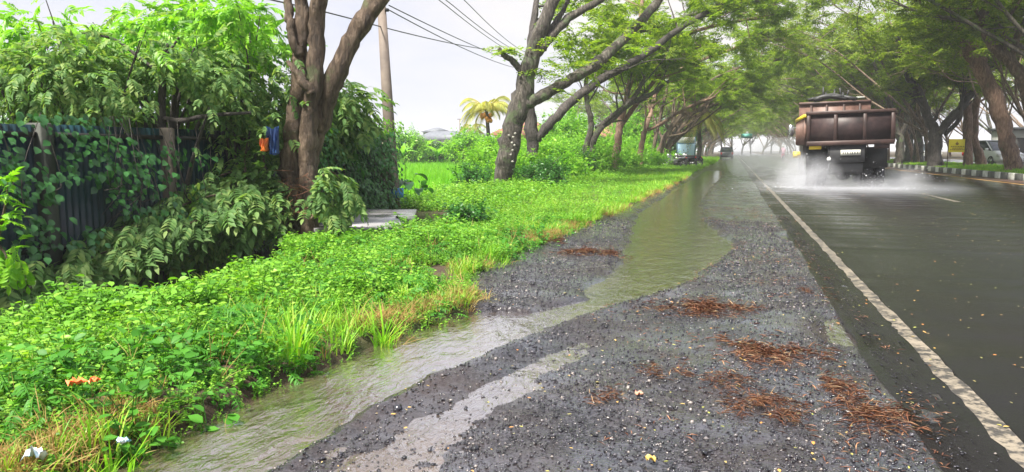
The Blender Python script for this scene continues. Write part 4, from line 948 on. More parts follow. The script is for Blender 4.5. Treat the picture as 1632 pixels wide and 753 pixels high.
bough_plant('small leafy sprouts hanging from the thick trunk foot toward the slab', [
    [A(492, 330, 9.1), A(520, 275, 9.1), A(545, 290, 9.2), A(560, 320, 9.2)], [A(495, 350, 9.2), A(520, 325, 9.3), A(545, 345, 9.4)],
    [A(490, 345, 9.1), A(505, 300, 9.0), A(520, 320, 9.0), A(530, 345, 9.0)]], 82, 42, name='trunk_sprout', sz=(.8, 1.1), spread=.08)
bough_plant('young creeper climbing the left side of the thick trunk', [
    [A(430, 300, 9.2), A(420, 250, 9.2), A(425, 190, 9.3)], [A(400, 310, 9.1), A(390, 260, 9.0), A(400, 200, 9.2)]], 83, 40, name='climbing_shrub', sz=(.6, .9), spread=.10)
# bright sapling at the left margin
bough_plant('bright yellow-green creeper plant at the left margin beside the ditch', [
    [A(-40, 480, 4.6), A(-10, 400, 4.6), A(8, 330, 4.6), A(12, 290, 4.6)], [A(-50, 470, 4.6), A(-20, 390, 4.5), A(5, 400, 4.5), A(15, 430, 4.5)]], 84, 26, name='margin_sapling', mat='leaf_fresh', sz=(.55, .8), spread=.06)

# cloths on the fence
def cloth(label, px, py, Y, w, h, mat, seed, rot=0):
    r = np.random.default_rng(seed); nx, nz = 14, 14; V = []
    c = A(px, py, Y)
    for k in range(nz):
        for i in range(nx):
            u = i / (nx - 1) - .5; v = k / (nz - 1); x = u * w * (1 - .35 * v) ; V.append((x * cos(rot) + .3 * w * v * sin(rot), .05 * sin(u * 18 + v * 3) * (0.4 + v) + .03 * r.normal() * 0, -v * h + .12 * h * abs(u) * 2))
    V = np.array(V); i = (np.arange(nz - 1)[:, None] * nx + np.arange(nx - 1)[None]); Q = np.stack([i, i + 1, i + nx + 1, i + nx], -1).reshape(-1, 4)
    V2 = V + [0, .008, 0]; k = len(V); o = mk('hanging_cloth', np.vstack([V, V2]), np.vstack([Q, Q[:, ::-1] + k]), mat, smooth=True, loc=c); tag(o, label, 'cloth'); return o
cloth('dark blue cloth hanging in the leaves left of the thick trunk', 434, 206, 8.85, .20, .36, simple('navy_cloth', (.012, .06, .20), (.01, .03, .12), .7, 3), 1, .3)
cloth('small orange cloth next to the dark blue one', 421, 222, 8.78, .12, .17, simple('orange_cloth', (.85, .28, .03), (.7, .15, .05), .7, 6), 2)

# banana plants and taro
def leaf_blade(L_, Wd, arch, n=10, tear=0, r=None):
    t = np.linspace(0, 1, n); w = Wd * np.sin(np.clip(t * .93 + .05, 0, 1) * pi) ** .6; y = L_ * t; z = arch * L_ * (t - 1.6 * t * t)
    V = np.concatenate([np.stack([-w / 2, y, z + w * .18], 1), np.stack([0 * t, y, z], 1), np.stack([w / 2, y, z + w * .18], 1)]); i = np.arange(n - 1)
    return V, [np.vstack([np.stack([i + n, i + n + 1, i + 1, i], 1), np.stack([i + 2 * n, i + 2 * n + 1, i + n + 1, i + n], 1)])]
def banana(label, x, y, h, seed, n=9, L_=1.5, mat='banana', wd=.36, s=1.0, group=None, name='banana_plant', base=None):
    r = np.random.default_rng(seed); z0 = float(terr(x, y)) if base is None else base; t = thing(name, label, 'plant', (x, y, z0), 0, group)
    mb = MB(); mb.tube([[0, 0, -.2], [.03, 0, h * .5], [0, .02, h]], [.11 * s, .09 * s, .05 * s], 9); mb.build('stem', M['leaf_fresh'], t, smooth=True)
    for k in range(n):
        a = 2 * pi * k / n + r.uniform(-.3, .3); up = r.uniform(.6, 1.7); D = np.array([[cos(a), sin(a), up]]); 
        V, Fs = scatter(leaf_blade(L_ * s * r.uniform(.8, 1.1), wd * s, r.uniform(.3, .6)), np.array([[0, 0, h * r.uniform(.9, 1)]]), frames(D, np.array([[-cos(a) * .5, -sin(a) * .5, 1]])), 1.0); mk('leaf', V, Fs, M[mat], t, smooth=True)
    return t
for k, (px, Y, h, lab) in enumerate([(175, 11.5, 2.5, 'banana plant behind the fence at upper left, leaves against the sky'), (300, 12.5, 2.9, 'tallest banana plant behind the fence centre'), (395, 11.5, 2.6, 'banana plant behind the fence nearest the thick trunk'), (235, 13.5, 2.7, 'banana plant set farther back between two others behind the fence'), (60, 10.5, 2.4, 'banana plant at the far left edge behind the fence')]):
    p = A(px, 200, Y); banana(lab, p[0], p[1], h, 400 + k)
def taro(label, px, py, Y, s, seed):
    p = A(px, py, Y); r = np.random.default_rng(seed); z0 = float(terr(p[0], p[1])); t = thing('taro_plant', label, 'plant', (p[0], p[1], z0)); mb = MB()
    for k in range(6):
        a = r.uniform(0, 2 * pi); tip = np.array([cos(a) * .25 * s, sin(a) * .25 * s, s * r.uniform(.5, .9)]); mb.tube(curve([[0, 0, 0], tip * .6 + [0, 0, .1 * s], tip], 6), .012 * s, 5, False)
        V, Fs = scatter(leaf_blade(.42 * s, .30 * s, .3), tip[None], frames(np.array([[cos(a), sin(a), -.3]]), np.array([[0, 0, 1.0]])), 1); mk('leaf', V, Fs, M['leaf_vine'], t, smooth=True)
    mb.build('stem', M['leaf_fresh'], t)
taro('broad-leaved plant growing at the foot of the utility pole', 650, 325, 15.4, .8, 1)
taro('second broad-leaved plant between pole and rice field', 668, 322, 15.8, .7, 2)

# tall grass tuft and other verge details
def tuft_thing(label, px, py, h, seed, n=46, w=.011, name='grass_tuft', mat='grass'):
    g = G(px, py, .12); r = np.random.default_rng(seed); V, Fs = T_grass(r, n, h, w, .07, .7); o = mk(name, V, Fs, M[mat], loc=(g[0], g[1], float(terr(g[0], g[1])) - .01)); tag(o, label, 'grass tuft')
tuft_thing('tall grass tuft by the orange scraps in the near verge', 175, 705, .30, 1, 22)
tuft_thing('second tall grass tuft right at the water edge, lower left', 262, 690, .26, 2, 20)
tuft_thing('spiky grass tuft overhanging the middle of the stream bank', 470, 560, .34, 3, 40, mat='grass')
tuft_thing('grass tuft at the verge corner where the stream widens', 610, 520, .34, 4)
def scrap(name, label, px, py, z, w, mat, seed, cat='litter'):
    r = np.random.default_rng(seed); g = G(px, py, z); mb = MB(); n = 6; V = []
    for j in range(n):
        for i in range(n): u, v = i / (n - 1) - .5, j / (n - 1) - .5; V.append((w * u * (1 + .3 * r.normal()*.5), w * .7 * v, w * .18 * r.normal() + w * .2))
    i = (np.arange(n - 1)[:, None] * n + np.arange(n - 1)[None]); Q = np.stack([i, i + 1, i + n + 1, i + n], -1).reshape(-1, 4); V = np.array(V)
    o = mk(name, np.vstack([V, V - [0, 0, .003]]), np.vstack([Q, Q[:, ::-1] + len(V)]), mat, smooth=True, loc=g); tag(o, label, cat)
OR = simple('orange_scrap', (.85, .12, .03), (.7, .2, .05), .5, 20)
scrap('flower_scrap', 'larger orange-red petal scrap lying on near verge weeds', 122, 612, .30, .06, OR, 1)
scrap('flower_scrap', 'smaller orange-red petal scrap, right of the larger one', 150, 607, .31, .035, OR, 2)
scrap('plastic_litter', 'crumpled white plastic litter at the lower left corner of the verge', 55, 727, .14, .065, simple('white_plastic', (.75, .78, .78), (.3, .5, .6), .3, 15), 3)
scrap('plastic_litter', 'small pale blue plastic scrap under the weeds above the stream', 196, 705, .14, .04, simple('blue_plastic', (.25, .5, .65), (.6, .65, .65), .3, 15), 4)
scrap('fallen_leaf', 'single large orange leaf lying where the grass meets the water', 697, 496, .05, .05, simple('orange_leaf', (.85, .36, .05), (.7, .25, .03), .4, 10), 5, 'leaf')
scrap('fallen_leaf', 'yellow leaf on gravel at the bottom edge of the photo', 1037, 733, .055, .035, simple('yellow_leaf', (.75, .5, .12), (.6, .4, .1), .4, 10), 6, 'leaf')
scrap('fallen_leaf', 'pinkish dead leaf on gravel left of the sparse litter', 1018, 628, .055, .035, simple('pink_leaf', (.6, .3, .22), (.4, .2, .12), .4, 10), 7, 'leaf')

# ------------------------------------------------------------------ distant left: palms, houses, shrubs
def palm(label, px, Y, ztop, seed, mat, n=16, L_=3.0, tw=.14, coco=True, name='coconut_palm', droop=1.0, zb=None):
    p = A(px, 235, Y); z0 = -.3; r = np.random.default_rng(seed); t = thing(name, label, 'palm', (p[0], p[1], z0)); h = ztop - z0
    mb = MB(); mb.tube(curve([[0, 0, -.2], [.15, 0, h * .4], [.05, 0, h * .8], [0, 0, h]], 14), np.linspace(tw * 1.3, tw * .8, 14), 10, True, .04, r); mb.build('trunk', M['bark_grey'], t, smooth=True)
    for k in range(n):
        a = 2 * pi * k / n + r.uniform(-.2, .2); up = r.uniform(.2, 2.4); d = np.array([cos(a), sin(a), 0]); s = np.linspace(0, 1, 26); LL = L_ * r.uniform(.8, 1.1)
        cx = d[None] * (LL * s * (1 - .25 * s))[:, None]; cx[:, 2] = h + LL * (up * .55 * s - droop * (.55 + .2 * up) * s * s)
        T = np.gradient(cx, axis=0); P = []; D = []
        for i in range(2, 26):
            tt = T[i] / np.linalg.norm(T[i]); sd = np.cross(tt, [0, 0, 1.0]); sd /= np.linalg.norm(sd) + 1e-6
            for sg in (-1, 1): P.append(cx[i]); D.append(sd * sg + tt * .5 + np.array([0, 0, -.55]))
        ll = .62 * L_ / 3 * np.repeat(np.sin(np.clip(np.linspace(.15, 1, 24), 0, 1) * pi * .86) + .15, 2)
        a_ = scatter(leaf_quad(1, .11, .2), np.array(P), frames(np.array(D), np.tile([0, 0, 1.0], (len(P), 1))), ll)
        m2 = MB(); m2.tube(cx, np.linspace(.03, .008, 26), 4, False); V, Fs = merge([a_, (m2.V[0], [m2.Q[0]])]); mk('frond', V, Fs, M[mat], t)
    if coco:
        cm = simple('coconut_orange', (.75, .32, .05), (.6, .22, .04), .4, 8)
        for k in range(14):
            a = r.uniform(0, 2 * pi); c = np.array([cos(a) * .3, sin(a) * .3, h - .25 - r.uniform(0, .45)]); mb = MB()
            mb.lathe([(.001, -.15), (.09, -.11), (.14, 0), (.10, .11), (.001, .15)], 10, 'z', c); mb.build('coconut', cm, t, smooth=True)
    return t
palm('yellowish coconut palm with orange fruit against the sky', 776, 45, 3.75, 1, 'palm_yellow', 22, 2.3, .12)
palm('palm with long drooping yellow fronds behind the blue and white board', 1112, 68, 4.0, 2, 'palm_yellow', 18, 3.2, .17, False, 'drooping_palm', 1.5)
palm('small far palm poking up over the houses left of the coconut palm', 752, 70, 3.3, 3, 'palm', 12, 2.0, .1, False, 'far_palm')
M['roof_red'] = simple('clay_roof', (.36, .16, .10), (.24, .11, .08), .7, 2); M['roof_grey'] = simple('grey_roof', (.16, .17, .20), (.10, .11, .13), .6, 2)
M['wall_cream'] = simple('cream_wall', (.55, .48, .38), (.42, .36, .28), .8, 1.5); M['wall_white'] = simple('white_wall', (.62, .62, .60), (.5, .5, .48), .8, 1.5)
def house(label, pxl, pxr, Y, zr, ze, roof, wall, depth=7, gable=False):
    a = A(pxl, 240, Y); b = A(pxr, 240, Y); w = b[0] - a[0]; c = (a + b) / 2; t = thing('house', label, 'house', (c[0], Y, 0))
    mb = MB(); mb.box((-w / 2, 0, -.3), (w / 2, depth, ze)); mb.build('wall', wall, t)
    e = .5; V = [(-w / 2 - e, -e, ze - .05), (w / 2 + e, -e, ze - .05), (w / 2 + e, depth + e, ze - .05), (-w / 2 - e, depth + e, ze - .05), (-w / 2 + 1.2, depth / 2, zr), (w / 2 - 1.2, depth / 2, zr)]
    mb = MB(); mb.add(V, [(0, 1, 5, 4), (2, 3, 4, 5), (0, 3, 2, 1)], [(1, 2, 5), (3, 0, 4)]); mb.build('roof', roof, t)
    k = max(1, int(w / 3))
    for i in range(k):
        x = -w / 2 + w * (i + .5) / k; mb = MB(); mb.box((x - .5, -.06, 1.0), (x + .5, -.003, 2.0)); f = mb.build('window', M['glass'], t)
        mb = MB(); mb.box((x - .58, -.09, .94), (x + .58, -.01, 1.0)); mb.box((x - .58, -.09, 2.0), (x + .58, -.01, 2.06)); mb.box((x - .02, -.09, 1.0), (x + .02, -.062, 2.0)); mb.build('frame', wall, f)
    return t
house('long low building with dark grey roof beyond the rice field', 658, 760, 110, 4.4, 3.0, M['roof_grey'], M['wall_white'], 10)
house('small water-tank block rising behind the grey roofed building', 675, 702, 125, 5.4, 4.6, M['roof_grey'], M['concrete'], 5)
house('red tiled house behind the coconut palm', 788, 852, 62, 4.0, 2.6, M['roof_red'], M['wall_cream'], 8)
house('cream house with brown roof seen between the leaning trunks', 868, 935, 64, 3.3, 2.4, M['roof_grey'], M['wall_cream'], 8)
house('house with pale red roof past the V-forked tree', 935, 1030, 82, 4.4, 2.7, M['roof_red'], M['wall_cream'], 9)
p = A(733, 235, 100); t = thing('antenna_mast', 'thin mast standing on the skyline left of the coconut palm', 'mast', (p[0], 100, -.3)); mb = MB(); mb.tube([[0, 0, 0], [0, 0, 6.0]], .07, 6); mb.build('shaft', M['pole'], t); mb = MB(); mb.box((-.35, -.05, 5.9), (.35, .05, 6.0)); mb.build('crossbar', M['pole'], t)
i = 0
for px, Y, rx, zc, rz, mat, nm in [(652, 56, 1.6, 1.2, 1.6, 'leaf_fresh', 'pale conical shrub rising beside the pole across the rice'), (745, 52, 1.7, 1.2, 1.3, 'leaf_fresh', 'round yellow-green tree beyond the rice field'),
                                   (700, 60, 2.6, .6, 1.0, 'leaf_dark', 'loose scrub below the grey roof'), (800, 42, 1.8, .8, 1.1, 'leaf_fresh', 'bright bush left of the leaning trunk foot'), (860, 45, 2.0, .8, 1.2, 'leaf_fresh', 'bright bush seen between the two leaning trunks'),
                                   (900, 50, 2.4, 1.8, 1.8, 'leaf_fresh', 'taller fresh green bush behind the forked dark tree'), (905, 56, 1.5, 2.4, 1.6, 'leaf_fresh', 'light green tree in front of the cream house'), (1010, 66, 2.8, 2.2, 2.4, 'leaf_fresh', 'light green tree before the pale red roof'),
                                   (1075, 80, 3.0, 2.2, 2.8, 'leaf_dark', 'dark green bush behind the leaning trunk cluster')]:
    p = A(px, 235, Y); shrub('far_bush', nm, 'bush', (p[0], p[1], -.3), (p[0], p[1], zc), (rx, rx * .7, rz), int(260 * rx), M[mat], SMALL, seed=500 + i, smin=2.0, smax=3.6, shell=.2, thr=.2); i += 1
for k in range(9):
    px = 640 + 19 * k; Y = 53 + 3 * (k % 3); p = A(px, 240, Y); banana('small banana plant in the scrub edging the rice field', p[0], p[1], .9 + .25 * (k % 3), 600 + k, 7, 1.5, 'banana', .38, 1.0, 'banana plants edging the rice field', name='small_banana_plant')
hedge = [(-40 + 3.4 * k, 60 + 4 * (k % 3)) for k in range(9)]
for k, (x, y) in enumerate(hedge):
    shrub('hedge_bush', 'pale scrub bush in the line edging the far rice field', 'bush', (x, y, -.3), (x, y, .5), (2.3, 1.4, 1.25), 330, M['leaf_fresh'] if k % 2 else M['grass'], SMALL, seed=700 + k, smin=2, smax=3.4, shell=.2, thr=.2, group='scrub bushes edging the rice field')

# ------------------------------------------------------------------ board, motorcycles, vehicles
p = A(1094, 250, 66); t = thing('notice_board', 'blue and white standing board behind the parked motorcycles', 'sign board', (p[0], 66, 0), .12)
mb = MB(); mb.box((-.78, -.05, .45), (.66, .05, 2.35), bev=.01); mb.build('panel', simple('pale_blue_panel', (.42, .64, .88), (.50, .70, .9), .4, 2), t)
mb = MB(); mb.box((-.78, -.06, 1.85), (.66, -.052, 2.35)); mb.build('header', simple('white_header', (.9, .9, .92), None, .4), t)
mb = MB(); mb.box((-.78, -.065, 1.80), (.66, -.054, 1.845)); mb.build('stripe', simple('blue_stripe', (.05, .2, .5), None, .4), t)
for x in (-.82, .70): mb = MB(); mb.box((x - .05, -.07, -.2), (x + .05, .07, 2.40)); mb.build('post', simple('dark_teal_post', (.03, .10, .13), None, .5), t)
def motorcycle(label, x, y, rz, col, group='parked motorcycles', z=None, lean=.12):
    t = thing('motorcycle', label, 'motorcycle', (x, y, float(terr(x, y)) if z is None else z), rz, group); t.rotation_euler = (0, lean, rz)
    for yy_ in (-.62, .62):
        mb = MB(); mb.lathe([(.20, -.03), (.27, -.045), (.30, 0), (.27, .045), (.20, .03), (.20, -.03)], 22, 'x', (0, yy_, .30)); w = mb.build('wheel', M['black'], t, smooth=True)
        mb = MB(); mb.lathe([(.02, -.04), (.05, -.03), (.05, .03), (.02, .04)], 10, 'x', (0, yy_, .30))
        for k in range(5): a = k * 2 * pi / 5; mb.box((-.012, yy_ - .012, .30), (.012, yy_ + .012, .30)); mb.tube([(0, yy_, .3), (0, yy_ + .2 * cos(a), .3 + .2 * sin(a))], .012, 4)
        mb.lathe([(.19, -.02), (.205, 0), (.19, .02)], 18, 'x', (0, yy_, .30)); mb.build('rim', M['chrome'], w)
    mb = MB(); prof = [(-.75, .62), (-.6, .55), (-.3, .46), (.05, .34), (.32, .34), (.42, .55), (.5, .82), (.42, .95), (.30, .80), (.1, .55), (-.15, .68), (-.45, .74), (-.72, .76)]
    L_ = [(-.09, a, b) for a, b in prof]; mb.poly(L_, .18, (1, 0, 0)); mb.build('body', col, t)
    mb = MB(); mb.box((-.11, -.68, .74), (.11, .02, .82), bev=.02); mb.build('seat', M['black'], t)
    mb = MB(); mb.box((-.09, -.25, .20), (.09, .15, .42), bev=.02); mb.tube([(.10, -.1, .25), (.12, -.5, .28), (.13, -.85, .38)], .04, 8); mb.build('engine', M['dark'], t)
    mb = MB(); mb.tube([(-.32, .36, 1.02), (-.12, .44, 1.0), (.12, .44, 1.0), (.32, .36, 1.02)], .016, 6)
    for s in (-1, 1): mb.tube([(s * .2, .42, 1.0), (s * .27, .40, 1.2)], .008, 4); mb.box((s * .27 - .05, .38, 1.17), (s * .27 + .05, .41, 1.25), bev=.01)
    mb.build('handlebar', M['dark'], t)
    mb = MB()
    for s in (-.06, .06): mb.tube([(s, .44, .88), (s, .62, .30)], .022, 6)
    mb.build('fork', M['chrome'], t)
    mb = MB(); mb.lathe([(.001, 0), (.05, .0), (.085, -.04), (.07, -.10)], 12, 'y', (0, .60, .86)); mb.build('headlight', M['lamp'], t, smooth=True)
    mb = MB(); mb.box((-.07, -.84, .64), (.07, -.76, .72), bev=.01); mb.build('tail_light', M['redlamp'], t)
    mb = MB(); mb.tube(curve([(0, -.92, .45), (0, -.82, .62), (0, -.6, .66)], 8), .05, 6); mb.build('mudguard', M['black'], t); return t
mk_b = simple('black_paint', (.02, .02, .025), (.04, .04, .045), .25, 3); mk_s = simple('silver_black_paint', (.28, .29, .31), (.05, .05, .06), .25, 3)
p = A(1079, 265, 50); motorcycle('black motorcycle parked leftmost by the blue and white board', p[0] - .2, 50.5, 1.2, mk_s)
motorcycle('black motorcycle parked in the middle of the three', A(1090, 265, 51.5)[0], 51.5, 1.9, mk_b)
motorcycle('dark motorcycle parked closest to the road of the three', A(1102, 265, 52.5)[0], 52.5, 2.15, mk_b)

def loft(mb, secs):                    # secs: list of closed rings (same count) -> skin
    n = len(secs[0]); V = np.vstack(secs); k = np.arange(len(secs) - 1)[:, None] * n; j = np.arange(n)[None]; j2 = (j + 1) % n
    mb.add(V, np.stack([k + j, k + j2, k + n + j2, k + n + j], -1).reshape(-1, 4))
def car(name, label, x, y, z, rz, paint, L_=4.3, Wd=1.75, H=1.62):
    t = thing(name, label, 'car', (x, y, z), rz)
    st_ = [(-L_/2, .45, .78, .80), (-L_/2 + .08, .28, .98, .92), (-L_*.38, .22, 1.02, .97), (-L_*.1, .20, 1.0, 1), (L_*.2, .20, .98, 1), (L_*.33, .22, .92, .98), (L_*.46, .26, .78, .93), (L_/2, .40, .62, .80)]
    mb = MB(); R_ = []
    for yy_, z0, z1, wf in st_:
        w = Wd / 2 * wf; R_.append(np.array([(-w * .92, yy_, z0), (-w, yy_, z0 + .12), (-w, yy_, (z0 + z1) / 2 + .05), (-w * .95, yy_, z1), (-w * .5, yy_, z1 + .03), (w * .5, yy_, z1 + .03), (w * .95, yy_, z1), (w, yy_, (z0 + z1) / 2 + .05), (w, yy_, z0 + .12), (w * .92, yy_, z0)]))
    loft(mb, R_)
    for s in (R_[0], R_[-1]): c = s.mean(0); n0 = mb.n; mb.add(np.vstack([s, c]), (), [(10, a, (a + 1) % 10) for a in range(10)])
    mb.build('body', paint, t, smooth=True)
    mb = MB(); R_ = []
    for yy_, z1, wf in ((-L_/2 + .12, 1.0, .90), (-L_*.36, H - .06, .80), (-L_*.2, H, .80), (L_*.06, H - .02, .79), (L_*.13, H - .12, .78), (L_*.30, .97, .90)):
        w = Wd / 2 * wf; zb = .96; R_.append(np.array([(-Wd/2*.94, yy_, zb), (-w, yy_, z1 - .03), (-w * .8, yy_, z1), (w * .8, yy_, z1), (w, yy_, z1 - .03), (Wd/2*.94, yy_, zb)]))
    loft(mb, R_); mb.build('cabin_glass', M['glass'], t)
    mb = MB(); w = Wd / 2 * .80
    mb.box((-w, -L_*.36, H - .02), (w, L_*.08, H + .025), bev=.015); mb.build('roof', paint, t)
    for s in (-1, 1):
        mb = MB()
        mb.tube([(s * w, L_*.10, H - .04), (s * Wd/2 * .93, L_*.31, .98)], .035, 6); mb.tube([(s * w, -L_*.12, H - .02), (s * Wd/2 * .95, -L_*.10, .99)], .035, 6); mb.tube([(s * w, -L_*.34, H - .04), (s * Wd/2 * .93, -L_*.40, 1.0)], .05, 6); mb.build('pillar', paint, t)
        mb = MB(); mb.box((s * Wd*.40 - .16, L_*.455, .58), (s * Wd*.40 + .16, L_*.497, .76), bev=.02); mb.build('headlight', M['lamp'], t)
        mb = MB(); mb.box((s * Wd*.42 - .12, -L_*.505, .62), (s * Wd*.42 + .12, -L_*.47, .92), bev=.02); mb.build('tail_light', M['redlamp'], t)
        mb = MB(); mb.box((s * (Wd/2 + .09) - .09, L_*.22, .98), (s * (Wd/2 + .09) + .09, L_*.25, 1.12), bev=.02); mb.build('mirror', paint, t)
        for yy_ in (-L_*.31, L_*.31):
            mb = MB(); mb.lathe([(.19, -.10), (.29, -.11), (.32, -.07), (.32, .07), (.29, .11), (.19, .10)], 20, 'x', (s * (Wd/2 - .10), yy_, .32)); wv = mb.build('wheel', M['black'], t, smooth=True)
            mb = MB(); mb.lathe([(.01, -.09), (.19, -.085), (.19, .085), (.01, .09)], 16, 'x', (s * (Wd/2 - .10), yy_, .32)); mb.build('rim', M['chrome'], wv)
    mb = MB(); mb.box((-.45, L_*.475, .36), (.45, L_*.503, .58), bev=.02); mb.build('grille', M['dark'], t)
    mb = MB(); mb.box((-.26, L_*.505, .40), (.26, L_*.51, .50)); mb.build('number_plate', M['kerb_w'], t); return t
p = A(1582, 250, 56); car('car', 'white car on the opposite carriageway behind the yellow banner and trees', p[0], 56, .24, pi + .22, M['white_paint'])
p = A(1481, 244, 84); car('car', 'small silver car glimpsed between the trunks left of the yellow banner', p[0], 84, .24, pi - .1, simple('silver_paint', (.5, .52, .55), None, .3))
p = A(1161, 248, 112); car('car', 'dark car parked far ahead on the shoulder under the canopy', -.9, 112, .03, .05, simple('grey_paint', (.06, .065, .075), None, .3), 4.2, 1.8, 1.65)

# banner
p = A(1525, 232, 47); t = thing('yellow_banner', 'bright yellow banner strung between tree trunks on the median', 'banner', (p[0], 47, 0))
w = (A(1538, 232, 47)[0] - A(1512, 232, 47)[0]) / 2; z0 = A(1525, 243, 47)[2]; z1 = A(1525, 222, 47)[2]
V, Q = grid(np.linspace(-w, w, 12), np.array([0.0, 1.0]), lambda x, y: y * 0); V2 = np.stack([V[:, 0], .03 * np.sin(V[:, 0] * 6), z0 + (z1 - z0) * V[:, 1]], 1)
mb = MB(); mb.add(V2, Q); mb.add(V2 + [0, .006, 0], Q[:, ::-1]); mb.build('cloth', simple('yellow_banner', (.85, .72, .02), (.80, .66, .02), .5), t)
mb = MB()
zc = (z0 + z1) / 2
mb.poly([(-.09, -.04, zc + .10), (.0, -.04, zc + .24), (.09, -.04, zc + .10), (.03, -.04, zc + .04), (-.03, -.04, zc + .04)], .003, (0, 1, 0))
for k, (ww, zz) in enumerate(((.30, -.05), (.22, -.14), (.34, -.22))):
    x = -ww
    r = np.random.default_rng(k)
    while x < ww: l_ = r.uniform(.04, .10); mb.box((x, -.042, zc + zz - .02), (x + l_, -.038, zc + zz + .022)); x += l_ + .03
mb.build('lettering', M['brown_text'], t)
for s in (-1, 1): mb = MB(); mb.tube([(s * (w + .02), 0, .1), (s * (w + .02), 0, z1 + .05)], .025, 6); mb.build('post', M['bark'], t)
# building beyond on the right
p = A(1625, 225, 74); t = thing('roadside_stall', 'white and yellow roadside building partly hidden by the leaning tree', 'building', (p[0] + 2.2, 74, .2))
mb = MB(); mb.box((-3.2, 0, 0), (3.2, 4, 2.8)); mb.build('wall', M['wall_white'], t); mb = MB(); mb.box((-3.4, -.5, 2.8), (3.4, 4.2, 3.0)); mb.build('roof', M['roof_grey'], t)
mb = MB(); mb.box((-1.6, -.1, 1.3), (2.6, -.01, 2.6)); mb.build('sign_panel', M['yellow'], t); mb = MB(); mb.box((-2.8, -.06, .1), (-1.8, -.01, 2.1)); mb.build('door', M['dark'], t)
# small far banner over the road
p = A(1190, 217, 175); mb = MB(); mb.box((p[0] - 1.2, 175, p[2] - .5), (p[0] + 1.2, 175.05, p[2] + .5)); o = mb.build('hanging_sign', simple('teal_sign', (.06, .30, .27), None, .5)); tag(o, 'small teal sign hanging far down the road under the canopy', 'sign')

# rider
def rider(x, y, z, rz):
    motorcycle('magenta motorcycle ridden away in front of the truck', x, y, z=z, rz=rz, col=simple('magenta_paint', (.75, .05, .22), None, .3), group=None, lean=0)
    t = thing('person', 'person in pink jacket and white helmet riding the magenta motorcycle', 'person', (x, y, z), rz)
    me = bpy.data.meshes.new('body'); 
    J = [(0, -.25, .88), (0, -.22, 1.15), (0, -.16, 1.38), (0, -.14, 1.50), (0, -.12, 1.62), (-.20, -.17, 1.36), (-.27, .02, 1.14), (-.28, .30, 1.04), (.20, -.17, 1.36), (.27, .02, 1.14), (.28, .30, 1.04), (-.12, -.2, .86), (-.17, .18, .80), (-.15, .08, .38), (-.15, .2, .30), (.12, -.2, .86), (.17, .18, .80), (.15, .08, .38), (.15, .2, .30)]
    E_ = [(0, 1), (1, 2), (2, 3), (3, 4), (2, 5), (5, 6), (6, 7), (2, 8), (8, 9), (9, 10), (0, 11), (11, 12), (12, 13), (13, 14), (0, 15), (15, 16), (16, 17), (17, 18)]
    R_ = [.15, .15, .16, .06, .09, .08, .055, .04, .08, .055, .04, .11, .085, .055, .05, .11, .085, .055, .05]
    me.from_pydata(J, E_, []); b = bpy.data.objects.new('body', me); COL.objects.link(b); b.parent = t
    b.modifiers.new('s', 'SKIN'); b.modifiers.new('d', 'SUBSURF').levels = 1
    for i, v in enumerate(me.skin_vertices[0].data): v.radius = (R_[i], R_[i]); v.use_root = (i == 0)
    me.materials.append(simple('pink_clothes', (.80, .45, .62), (.7, .35, .5), .7))
    mb = MB(); mb.lathe([(.001, -.15), (.11, -.13), (.145, -.02), (.14, .06), (.09, .13), (.001, .155)], 14, 'z', (0, -.11, 1.70)); mb.build('helmet', M['white_paint'], t, smooth=True)
p = A(1248, 246, 98); rider(p[0], 98, .044, .0)

# ------------------------------------------------------------------ dump truck
def rustmat(name, c1, c2, c3):
    m, n, o = nodes(name); f = noise(n, 2.2, 8, .65, None, .5); f2 = noise(n, 9, 5)
    c = ramp(n, f, [(.32, c1), (.5, c2), (.7, c3)]); c = mixc(n, ramp(n, f2, [(.5, (0, 0, 0)), (.7, (.5, .5, .5))]), c, c1); pbr(n, o, c, .5, .4, 0.0, bump(n, f2, .4, .01)); return m
M['rust'] = rustmat('rusty_bed', (.020, .012, .011), (.042, .022, .019), (.075, .040, .033))
M['rust_l'] = rustmat('rusty_front_wall', (.06, .03, .024), (.14, .078, .062), (.21, .125, .10))
M['rust_d'] = rustmat('dark_rusty_panel', (.012, .008, .009), (.032, .018, .018), (.06, .036, .034))
tx = 3.34; ty = 24.0
T = thing('dump_truck', 'rusty maroon dump truck driving away through its own spray', 'truck', (tx, ty, .044)); T.rotation_euler = (0, radians(-1.6), radians(-.8))
w = 1.19; zb, zt, yl = 1.36, 2.30, 4.1
mb = MB(); mb.box((-w + .03, .06, zb), (w - .03, yl, zb + .10)); mb.build('bed_floor', M['rust_d'], T)
# tailgate
mb = MB(); mb.box((-w, -.03, zb + .02), (w, .03, zt)); tg = mb.build('tailgate', M['rust_d'], T)
mb = MB(); mb.box((-w - .02, -.10, zt - .06), (w + .02, .06, zt + .04), bev=.01); mb.box((-w, -.09, zb - .04), (w, .05, zb + .10), bev=.01)
for x in (-w + .05, -w / 3, w / 3, w - .05): mb.box((x - .05, -.085, zb + .10), (x + .05, -.032, zt - .06), bev=.008)
mb.build('rib', M['rust'], tg)
for s in (-1, 1):
    mb = MB(); x = s * w; mb.box((min(x, x - s * .05), .06, zb), (max(x, x - s * .05), yl, zt - .05)); sp_ = mb.build('side_wall', M['rust'], T)
    mb = MB()
    for k in range(9): yk = .2 + k * (yl - .4) / 8; mb.box((min(x, x + s * .06) , yk - .03, zb + .02), (max(x, x + s * .06), yk + .03, zt - .12))
    mb.build('rib', M['rust_l'], sp_)
    mb = MB(); mb.box((min(x - s * .05, x + s * .07), .06, zt - .13), (max(x - s * .05, x + s * .07), yl, zt - .02)); mb.build('top_rail', M['yellow'] if s < 0 else M['rust'], sp_)
